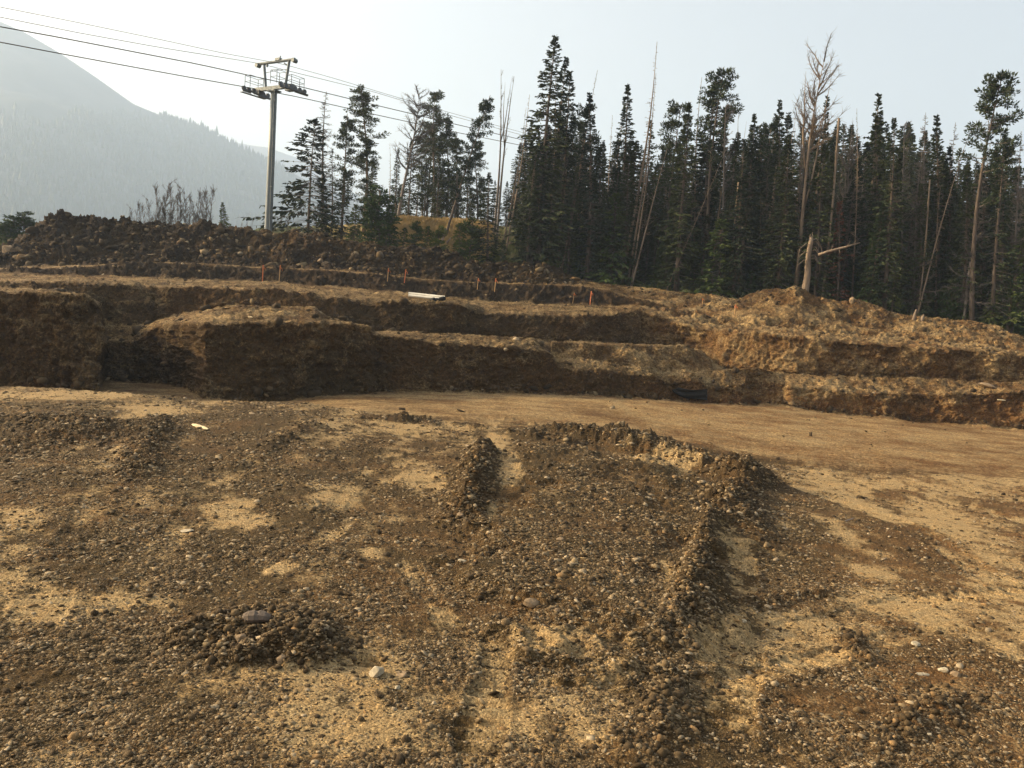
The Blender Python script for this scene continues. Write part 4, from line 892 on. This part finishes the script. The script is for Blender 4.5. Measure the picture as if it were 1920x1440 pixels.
# local: x along crossarm (to the right and towards the viewer), y along the line, z up
def mbb(name, fn, m_, par=tw, sm=False): mm = MB(); fn(mm); return mm.build(name, m_, par, sm)
mbb('pole', lambda m_: m_.tube([(0, 0, -3), (0, 0, 0), (0, 0, TH*.5), (0, 0, TH)], [.32, .30, .27, .24], 20), M_STEEL, sm=True)
def ladder(m_):
    for s_ in (-.17, .17): m_.tube([(.52+s_*.5, -.25-s_, -1), (.42+s_*.5, -.25-s_, TH-.1)], .022, 6)
    z = -.8
    while z < TH-.2:
        k = (z+1)/(TH+1); x = .52-.1*k; m_.tube([(x-.085, -.08, z), (x+.085, -.42, z)], .014, 5); z += .32
    for z in np.arange(1, TH, 2.2): m_.tube([(.2, -.2, z), (.48, -.25, z)], .02, 5)
mbb('ladder', ladder, M_STEEL)
AL = 2.0
def arm(m_):
    m_.box((0, 0, TH+.12), (2*AL+.2, .3, .27)); m_.box((0, 0, TH-.12), (.8, .8, .1))
    m_.box((0, 0, TH-.2), (.62, .62, .06))
mbb('crossarm', arm, M_STEEL)
def lift(m_):
    m_.tube([(-.95, 0, TH+.25), (-1.25, 0, TH+2.05)], .10, 8); m_.tube([(1.25, 0, TH+.25), (1.55, 0, TH+2.05)], .10, 8)
    m_.tube([(-2.0, 0, TH+2.1), (2.15, 0, TH+2.1)], .12, 8)
    for x in (-1.95, 2.1): m_.tube([(x, -.2, TH+2.0), (x, .2, TH+2.0)], .17, 10)
    m_.tube([(-1.1, 0, TH+1.35), (0.2, 0, TH+1.45), (1.4, 0, TH+1.4)], .025, 5)
    m_.box((.35, 0, TH+2.25), (.5, .3, .18)); m_.tube([(.5, 0, TH+2.3), (.55, 0, TH+2.5)], .05, 6); m_.tube([(-.9, 0, TH+2.0), (-.9, 0, TH+1.8)], .08, 6); m_.tube([(1.0, 0, TH+1.9), (1.3, 0, TH+1.75)], .06, 6)
mbb('lifting_frame', lift, M_STEEL)
def rails(x0, x1, y0, y1, z0, h):
    def fn(m_):
        for (x, y) in ((x0, y0), (x1, y0), (x0, y1), (x1, y1)): m_.tube([(x, y, z0), (x, y, z0+h)], .025, 5)
        for zz in (z0+h, z0+h*.5):
            for (a, b) in (((x0, y0), (x1, y0)), ((x0, y1), (x1, y1)), ((x0, y0), (x0, y1)), ((x1, y0), (x1, y1))): m_.tube([(*a, zz), (*b, zz)], .02, 5)
    return fn
mbb('catwalk_railing', rails(-2.2, -1.6, -1.0, .3, TH+.1, .9), M_STEEL)
mbb('catwalk_railing', rails(1.7, 2.2, -.3, 1.0, TH+.1, .8), M_STEEL)
mbb('catwalk_railing', rails(.1, .8, -.5, .4, TH+.35, 1.0), M_STEEL)
for sx in (-1, 1):
    cx_ = sx*(AL+.05)
    def sh(m_):
        m_.box((cx_, 0, TH-.12), (.10, 2.3, .10)); m_.box((cx_, -.9, TH-.22), (.08, .8, .10)); m_.box((cx_, .9, TH-.22), (.16, 1.3, .14)); m_.box((cx_-sx*.3, 0, TH-.1), (.6, .5, .3)); m_.box((cx_+sx*.3, 0, TH-.28), (.3, 2.4, .04))
    sa = mbb('sheave_assembly', sh, M_DSTEEL)
    for y in np.linspace(-1.2, 1.2, 6):
        mm = MB(); mm.tube([(cx_-.07, y, TH-.02), (cx_-.03, y, TH-.02), (cx_+.03, y, TH-.02), (cx_+.07, y, TH-.02)], [.18, .15, .15, .18], 14); mm.build('sheave_wheel', M_DSTEEL, sa)
# ropes: parallel in plan to the lift line
dl = Vector((math.sin(thd), math.cos(thd), 0)); al = Vector((math.cos(thd), -math.sin(thd), 0)); tc = Vector((tt[0], TY, 0))
def rope(name, off, pix, r_, label, cat):
    pts = []
    for (px, py) in pix:
        # plan point on the line tc + al*off + dl*s seen at this pixel
        best = None
        for s_ in np.linspace(-40, 70, 2201):
            q_ = tc+al*off+dl*float(s_)
            if q_.y < 5: continue
            w_ = P(float(px), float(py), q_.y); e = abs(w_[0]-q_.x)
            if best is None or e < best[0]: best = (e, w_)
        pts.append(best[1])
    pts = np.array(pts); s_ = np.linalg.norm(pts[:, :2]-pts[0, :2], axis=1); ss = np.linspace(0, s_[-1], 40)
    co = np.polyfit(s_, pts[:, 2], 2) if len(pts) > 2 else np.polyfit(s_, pts[:, 2], 1)
    k = [int(np.argmin(np.abs(s_-v))) for v in ss]
    zz = np.interp(ss, s_, pts[:, 2])
    mb_ = MB(); mb_.tube([(np.interp(v, s_, pts[:, 0]), np.interp(v, s_, pts[:, 1]), z) for v, z in zip(ss, zz)], r_, 6)
    tag(mb_.build(name, M_ROPE, None, True), label, cat)
rope('haul_rope', -2.05, [(-120, 57), (0, 79), (100, 98), (230, 122), (345, 143), (460, 163), (560, 182), (700, 214), (850, 247), (1000, 277)], .034, 'dark haul rope running over the left wheels of the tower, lowest of the four lines', 'lift cable')
rope('haul_rope', 2.05, [(-120, 28), (0, 50), (100, 68), (240, 95), (370, 120), (557, 161), (700, 196), (850, 232), (1000, 267)], .034, 'haul rope running over the right wheels of the tower, second lowest of the four lines', 'lift cable')
rope('signal_cable', -.9, [(-120, 11), (0, 32), (150, 62), (300, 89), (487, 119), (545, 134), (700, 172), (850, 218), (1000, 259)], .020, 'thin cable crossing the top frame of the tower, second highest of the four lines', 'cable')
rope('signal_cable', .6, [(-120, -8), (0, 13), (150, 43), (300, 74), (420, 100), (530, 120), (620, 145), (750, 184), (850, 213), (1000, 254)], .018, 'thin cable passing over the tower top, highest of the four lines at the left', 'cable')

# ------------------------------------------------------------ survey stakes, pipes, tarp, odd rocks and wood
wh = ['left one of the pair beneath the lift tower', 'right one of the pair beneath the lift tower', 'left one of the pair above the white pipes', 'right one of the pair above the white pipes', 'left one of the pair right of the white pipes', 'right one of the pair right of the white pipes', 'left one of the pair on the dark cut before the lit bank', 'right one of the pair on the dark cut before the lit bank', 'thin wooden one alone on the lit slope', 'stout one alone on the lit slope by the gravel mound']
for i, (px, y0, y1) in enumerate([(492, 527, 497), (523, 530, 497), (726, 530, 503), (758, 531, 505), (895, 541, 522), (927, 548, 522), (1074, 567, 549), (1106, 571, 546), (1316, 575, 559), (1377, 594, 571)]):
    h0 = hit(px, y0); hh_ = (y0-y1)/F*h0.y; so_ = empty('survey_stake', tuple(h0), (random.uniform(-.05, .05), math.radians(3)+random.uniform(-.04, .04), random.uniform(-.5, .5)))
    tag(so_, ('orange-topped survey stake, ' if i != 8 else 'survey stake, ')+wh[i], 'survey stake', 'survey stakes on the pit benches')
    wd = .055 if i not in (4, 6, 8) else .035
    if i == 9: wd = .09
    mb_ = MB(); mb_.box((0, 0, hh_*.5-.05), (wd, .03, hh_+.1)); mb_.build('lath', M_ORANGE if i in (0, 3, 7) else M_LATH, so_)
    mb_ = MB(); mb_.box((0, 0, hh_*.86), (wd+.012, .042, hh_*.24)); mb_.tube([(wd*.5, 0, hh_*.86), (wd*.5+.10, -.02, hh_*.80), (wd*.5+.12, -.02, hh_*.66)], [.018, .015, .006], 4); mb_.build('flagging', M_ORANGE, so_)
pc = hit(800, 563); Yp = pc.y
pl = ['white pipe at the back of the stack on the upper bench', 'white pipe second from the back of the stack on the upper bench', 'white pipe in the middle of the bottom layer of the stack on the upper bench', 'white pipe at the front edge of the stack on the upper bench', 'white pipe lying on top at the back of the stack', 'white pipe lying on top at the front of the stack']
for i, (dy, dz) in enumerate([(.3, .0), (.15, .0), (.0, .0), (-.15, .0), (.22, .12), (.07, .12)]):
    a = P(766., 557., Yp+dy); b = P(830.+(i % 3)*2, 561., Yp+dy-.5); L = (b-a); z0 = pc.z+.16+dz
    h_ = Vector((L[0]/2, L[1]/2, -.04)); pp = empty('pipe', ((a[0]+b[0])/2, (a[1]+b[1])/2, z0)); tag(pp, pl[i], 'pipe', 'white pipes stacked on the upper bench')
    mb_ = MB(); mb_.tube([-h_, -h_*.97, h_*.96, h_], [.07, .07, .07, .08], 12, cap=False); mb_.build('tube', M_PVC, pp, True)
    mb_ = MB(); mb_.tube([h_*.97, h_*1.005], .073, 12); mb_.tube([-h_*1.005, -h_*.97], .066, 12); mb_.build('end_cap', M_BLACK, pp, True)
for i, (px, py) in enumerate([(813, 562), (820, 563), (826, 562), (831, 560)]):
    h0 = hit(px, 566); mb_ = MB(); mb_.tube([(-.1, .3, 0), (.0, 0, .02), (.05, -.25, 0)], [.12, .12, .12], 10, cap=False); mb_.tube([(.05, -.26, 0), (.055, -.28, 0)], [.125, .06], 10)
    c_ = P(float(px), float(py), Yp-.75); o = mb_.build('pipe_fitting', M_BLACK, None, True); o.location = c_
    tag(o, 'black round pipe fitting under the white pipes, '+['leftmost', 'second from left', 'third from left', 'rightmost'][i]+' of the row', 'pipe fitting', 'black fittings by the white pipes')
# black sheet sagging from the lower bank
h0 = hit(1297, 738); Yt = h0.y-.25; gx = 26; gy = 14; vs = []; fs = []
for j in range(gy):
    for i in range(gx):
        u, v = i/(gx-1), j/(gy-1); sag = math.sin(u*math.pi)
        px = 1272+54*u-4*v*(1-u)*3; py = 727+2*u+3*sag*(1-v)+v*(4+18*u**.6+7*sag*(1-u))
        p_ = P(px, py, Yt-.12*sag-.15*math.sin(v*9+u*4)*.3-.1*v); vs.append(tuple(p_))
for j in range(gy-1):
    for i in range(gx-1): fs.append((j*gx+i, j*gx+i+1, (j+1)*gx+i+1, (j+1)*gx+i))
mb_ = MB(); c_ = np.mean(vs, 0); mb_.add([tuple(np.array(v)-c_) for v in vs], fs); o = mb_.build('plastic_sheet', M_BLACK, None, True); o.location = c_
md = o.modifiers.new('thick', 'SOLIDIFY'); md.thickness = .02
tag(o, 'black plastic sheet sagging out of the foot of the lower bank near the dark notch', 'plastic sheet')

def rock(px, py, w_, flat, label, m_, seed, name='rock', cat='rock', sink=.25, yaw=None, elong=1.0):
    h0 = hit(px, py); g = np.random.default_rng(seed); s_ = w_/F*(h0-Vector(EYE)).length/2
    import bmesh
    bm = bmesh.new(); bmesh.ops.create_icosphere(bm, subdivisions=3, radius=1)
    V_ = np.array([v.co for v in bm.verts]); planes = g.normal(0, 1, (14, 3)); planes /= np.linalg.norm(planes, axis=1, keepdims=True)
    for pn in planes:
        d_ = V_@pn; lim = g.uniform(.6, .9); V_ = V_-np.maximum(d_-lim, 0)[:, None]*pn
    V_ = V_*(1+.05*fbm(V_*2.5+seed, 3, seed))[:, None]
    V_ *= np.array([s_*elong, s_*.8, s_*flat])
    for v, c in zip(bm.verts, V_): v.co = c
    me = bpy.data.meshes.new(name); bm.to_mesh(me); bm.free(); me.materials.append(m_)
    o = link(name, me); o.location = h0+Vector((0, 0, s_*flat*(1-sink*2)*.6)); o.rotation_euler = (g.normal(0, .12), g.normal(0, .12), yaw if yaw is not None else g.uniform(0, 3))
    return tag(o, label, cat)
for a in [(706, 1264, 34, .7, 'big cream-coloured rock beside the little hollow in the lower foreground', M_ROCKW, 1), (745, 1290, 14, .6, 'small grey-white stone below right of the big cream rock', M_ROCKW, 2), (753, 1266, 24, .25, 'flat grey slab right of the big cream rock', M_ROCKB, 3),
          (1768, 1258, 20, .5, 'curved white chip, the right one of the bright pieces in the lower right', M_ROCKW, 4), (1715, 1208, 22, .4, 'bright pale chip above the two white pieces in the lower right', M_ROCKW, 6), (1792, 1268, 20, .6, 'tan stone right of the curved white chip', M_ROCKB, 7),
          (1050, 1012, 14, .6, 'single orange-tan stone in the middle of the raised gravel', M_ROCKB, 9), (1045, 1146, 13, .8, 'orange-tan cube-shaped stone at the lower edge of the raised gravel', M_ROCKB, 10), (995, 1134, 34, .6, 'dark brown angular lump at the lower edge of the raised gravel', M_ROCKB, 11),
          (350, 997, 28, .25, 'flat pale slab in the middle of the left foreground', M_ROCKW, 12), (862, 967, 16, .7, 'tan stone at the lower tip of the central windrow', M_ROCKB, 13), (868, 1053, 20, .35, 'pale flat stone below the tip of the central windrow', M_ROCKW, 14),
          (452, 1200, 24, .7, 'tan rock on the left side of the dark clod dump', M_ROCKB, 15), (530, 1238, 22, .8, 'round brown rock at the front of the dark clod dump', M_ROCKB, 16), (33, 470, 14, .8, 'pale boulder at the left end of the spoil pile', M_ROCKB, 17), (15, 475, 26, .9, 'big brown boulder at the left foot of the spoil pile', M_ROCKB, 18),
          (318, 441, 11, .8, 'pale round boulder high on the spoil pile below the bare clump', M_ROCKB, 19), (600, 491, 14, .7, 'pinkish boulder at the foot of the spoil pile right of the stakes', M_ROCKB, 20), (610, 497, 16, .7, 'blocky boulder next to the pinkish one at the foot of the spoil pile', M_ROCKB, 21), (1598, 566, 14, 1.0, 'rounded earth boulder on the ridge behind the right heap', M_ROCKB, 22),
          (1742, 1378, 12, .6, 'pale stone in the little ridge of stones at lower right', M_ROCKW, 23), (1850, 724, 36, .25, 'dark overhanging slab on the lip of the lower right bank', M_ROCKB, 24), (1395, 1165, 12, .6, 'cream stone right of the long windrow', M_ROCKW, 25), (1460, 1355, 13, .8, 'orange-cream stone right of the lower end of the long windrow', M_ROCKW, 26)]:
    rock(*a)
def stick(px0, py0, px1, py1, w_, label, m_, name, cat, flat=.5):
    a, b = hit(px0, py0), hit(px1, py1); m = (a+b)/2; L = (b-a).length; ang = math.atan2(b.y-a.y, b.x-a.x)
    wd = w_/F*(m-Vector(EYE)).length; mb_ = MB()
    n = 9
    pts = [Vector(((k/(n-1)-.5)*L, .05*wd*math.sin(k*1.7), .06*wd*math.cos(k*2.3))) for k in range(n)]
    mb_.tube(pts, [wd*.5*x for x in (.45, .9, 1, 1.05, .95, 1, .9, .8, .35)], 8)
    o = mb_.build(name, m_, None, False); o.scale = (1, 1, flat); o.location = m+Vector((0, 0, wd*flat*.4)); o.rotation_euler = (0.2, 0, ang)
    return tag(o, label, cat)
stick(361, 797, 390, 807, 9, 'pale splintered piece of wood lying on the gravel in the upper left foreground', M_PALEWOOD, 'wood_piece', 'wood')
stick(456, 1166, 508, 1162, 24, 'half-buried brown chunk of log on the dark clod dump', M_BARK, 'log_chunk', 'log', .8)
stick(1718, 1264, 1742, 1268, 8, 'white elongated chip, the left one of the bright pieces in the lower right', M_ROCKW, 'pale_chip', 'chip')
stick(461, 591, 474, 598, 2.6, 'small bright lath lying on the gravel on top of the left block', M_PALEWOOD, 'short_lath', 'wood')
stick(1575, 978, 1600, 975, 3, 'dark thin stick lying on the track area right of the berm', M_GREYWOOD, 'stick', 'stick')
stick(275, 470, 288, 485, 1.6, 'thin pale stick on the face of the dark spoil pile', M_DEADWOOD, 'stick', 'stick')
stick(1872, 757, 1884, 745, 4, 'pale splinter poking out of the lower right bank', M_PALEWOOD, 'wood_splinter', 'wood')

# ------------------------------------------------------------ mountains and haze
def mountain(name, ridge_, Yr, mids, amp, seed, colA, colB):
    pxs = np.arange(-900, 1500, 8.0)
    def c_(lst, Y): return P(pxs, np.interp(pxs, [t[0] for t in lst], [t[1] for t in lst]), np.full(len(pxs), Y))
    rg = c_(ridge_, Yr); rws = []
    for (Y0, z0) in mids[:-1]: rws.append(None)
    foot = rg.copy(); Y0, z0 = mids[0]; foot = EYE+(rg-EYE)*(Y0/Yr); foot[:, 2] = z0
    back_ = EYE+(rg-EYE)*1.22; back_[:, 2] = -60
    A = []; nr = 90
    for t in np.linspace(0, 1, nr): A.append(foot*(1-t)+rg*t+np.array([0, 0, 1])*(-0.10*np.sin(t*np.pi)*(rg[:, 2:3]-z0)))
    for t in np.linspace(0, 1, 10)[1:]: A.append(rg*(1-t)+back_*t)
    A = np.stack(A); nn = fbm(A/np.array([290., 290., 290.]), 5, seed); fade = np.ones(A.shape[0]); 
    A[:nr, :, 2] += amp*nn[:nr]*np.sin(np.linspace(0, np.pi, nr))[:, None]
    A[:nr, :, 1] += amp*1.5*nn[:nr]*np.sin(np.linspace(0, np.pi, nr))[:, None]
    n_, c2_ = A.shape[:2]; idx = np.arange(n_*c2_).reshape(n_, c2_)
    f = np.stack([idx[:-1, :-1], idx[:-1, 1:], idx[1:, 1:], idx[1:, :-1]], -1).reshape(-1, 4)
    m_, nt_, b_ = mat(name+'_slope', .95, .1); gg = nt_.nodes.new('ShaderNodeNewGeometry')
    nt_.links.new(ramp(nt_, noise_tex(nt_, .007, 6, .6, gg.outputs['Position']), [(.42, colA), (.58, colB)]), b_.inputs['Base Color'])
    tag(link(name, npmesh(name, A.reshape(-1, 3), f, m_, True)), kind='structure')
    return A[:nr]
RG = [(-900, 20), (-200, 25), (-60, 28), (0, 40), (45, 60), (110, 98), (180, 145), (250, 195), (300, 216), (380, 240), (440, 272), (540, 320), (620, 362), (700, 402), (780, 440), (900, 490), (1500, 640)]
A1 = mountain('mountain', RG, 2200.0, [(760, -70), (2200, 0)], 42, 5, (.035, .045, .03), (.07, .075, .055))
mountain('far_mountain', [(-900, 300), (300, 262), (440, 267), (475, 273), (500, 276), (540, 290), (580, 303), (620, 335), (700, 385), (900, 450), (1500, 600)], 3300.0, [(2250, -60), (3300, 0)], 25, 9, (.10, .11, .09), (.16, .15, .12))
g = np.random.default_rng(9); N = 20000
ir = g.uniform(0, A1.shape[0]-1, N).astype(int); ic = g.uniform(80, 215, N).astype(int)
ir[:900] = A1.shape[0]-1-g.integers(0, 3, 900)
pmx = -900+8.0*ic; t_ = ir/(A1.shape[0]-1)
dn = vnoise(np.stack([pmx*.012, t_*5, np.zeros(N)], -1), 4)
lim = np.interp(pmx, [-200, 0, 120, 250, 320], [.55, .6, .72, .92, 1.0]); keep = (t_ < lim+.08*dn)
pm = A1[ir[keep], ic[keep]]; n = len(pm); hgt = g.uniform(9, 18, n)*np.where(g.uniform(0, 1, n) > .93, 1.5, 1); wd = hgt*g.uniform(.16, .28, n)
pm = pm+np.stack([g.uniform(-4, 4, n), g.uniform(-4, 4, n), np.full(n, -1.)], -1)
ang = np.arange(5)*2*np.pi/5; vs = []
ringv = np.stack([pm[:, None]+np.stack([np.cos(ang)[None]*wd[:, None]*k, np.sin(ang)[None]*wd[:, None]*k, np.full((n, 5), 0)+hgt[:, None]*z], -1) for k, z in ((1, 0.05), (.55, .5), (.03, 1))], 1).reshape(n, 15, 3)
fq = np.array([(i, (i+1) % 5, 5+(i+1) % 5, 5+i) for i in range(5)]+[(5+i, 5+(i+1) % 5, 10+(i+1) % 5, 10+i) for i in range(5)])
o = link('mountain_forest', npmesh('mountain_forest', ringv.reshape(-1, 3), (fq[None]+15*np.arange(n)[:, None, None]).reshape(-1, 4), M_FIR)); tag(o, 'smoky blue far-off forest covering the mountain slope', None, None, 'stuff')

m_ = bpy.data.materials.new('smoke_haze'); m_.use_nodes = True; ntl = m_.node_tree; ntl.nodes.clear()
vo = ntl.nodes.new('ShaderNodeVolumePrincipled'); vo.inputs['Color'].default_value = (.58, .74, .98, 1); vo.inputs['Density'].default_value = HAZE; vo.inputs['Anisotropy'].default_value = 0.2
oo = ntl.nodes.new('ShaderNodeOutputMaterial'); ntl.links.new(vo.outputs[0], oo.inputs['Volume'])
zt = 715.0
mb_ = MB(); mb_.box((-1300, 1990, (zt-75)/2), (7600, 4380, zt+75)); hz = mb_.build('haze', m_); tag(hz, kind='stuff')
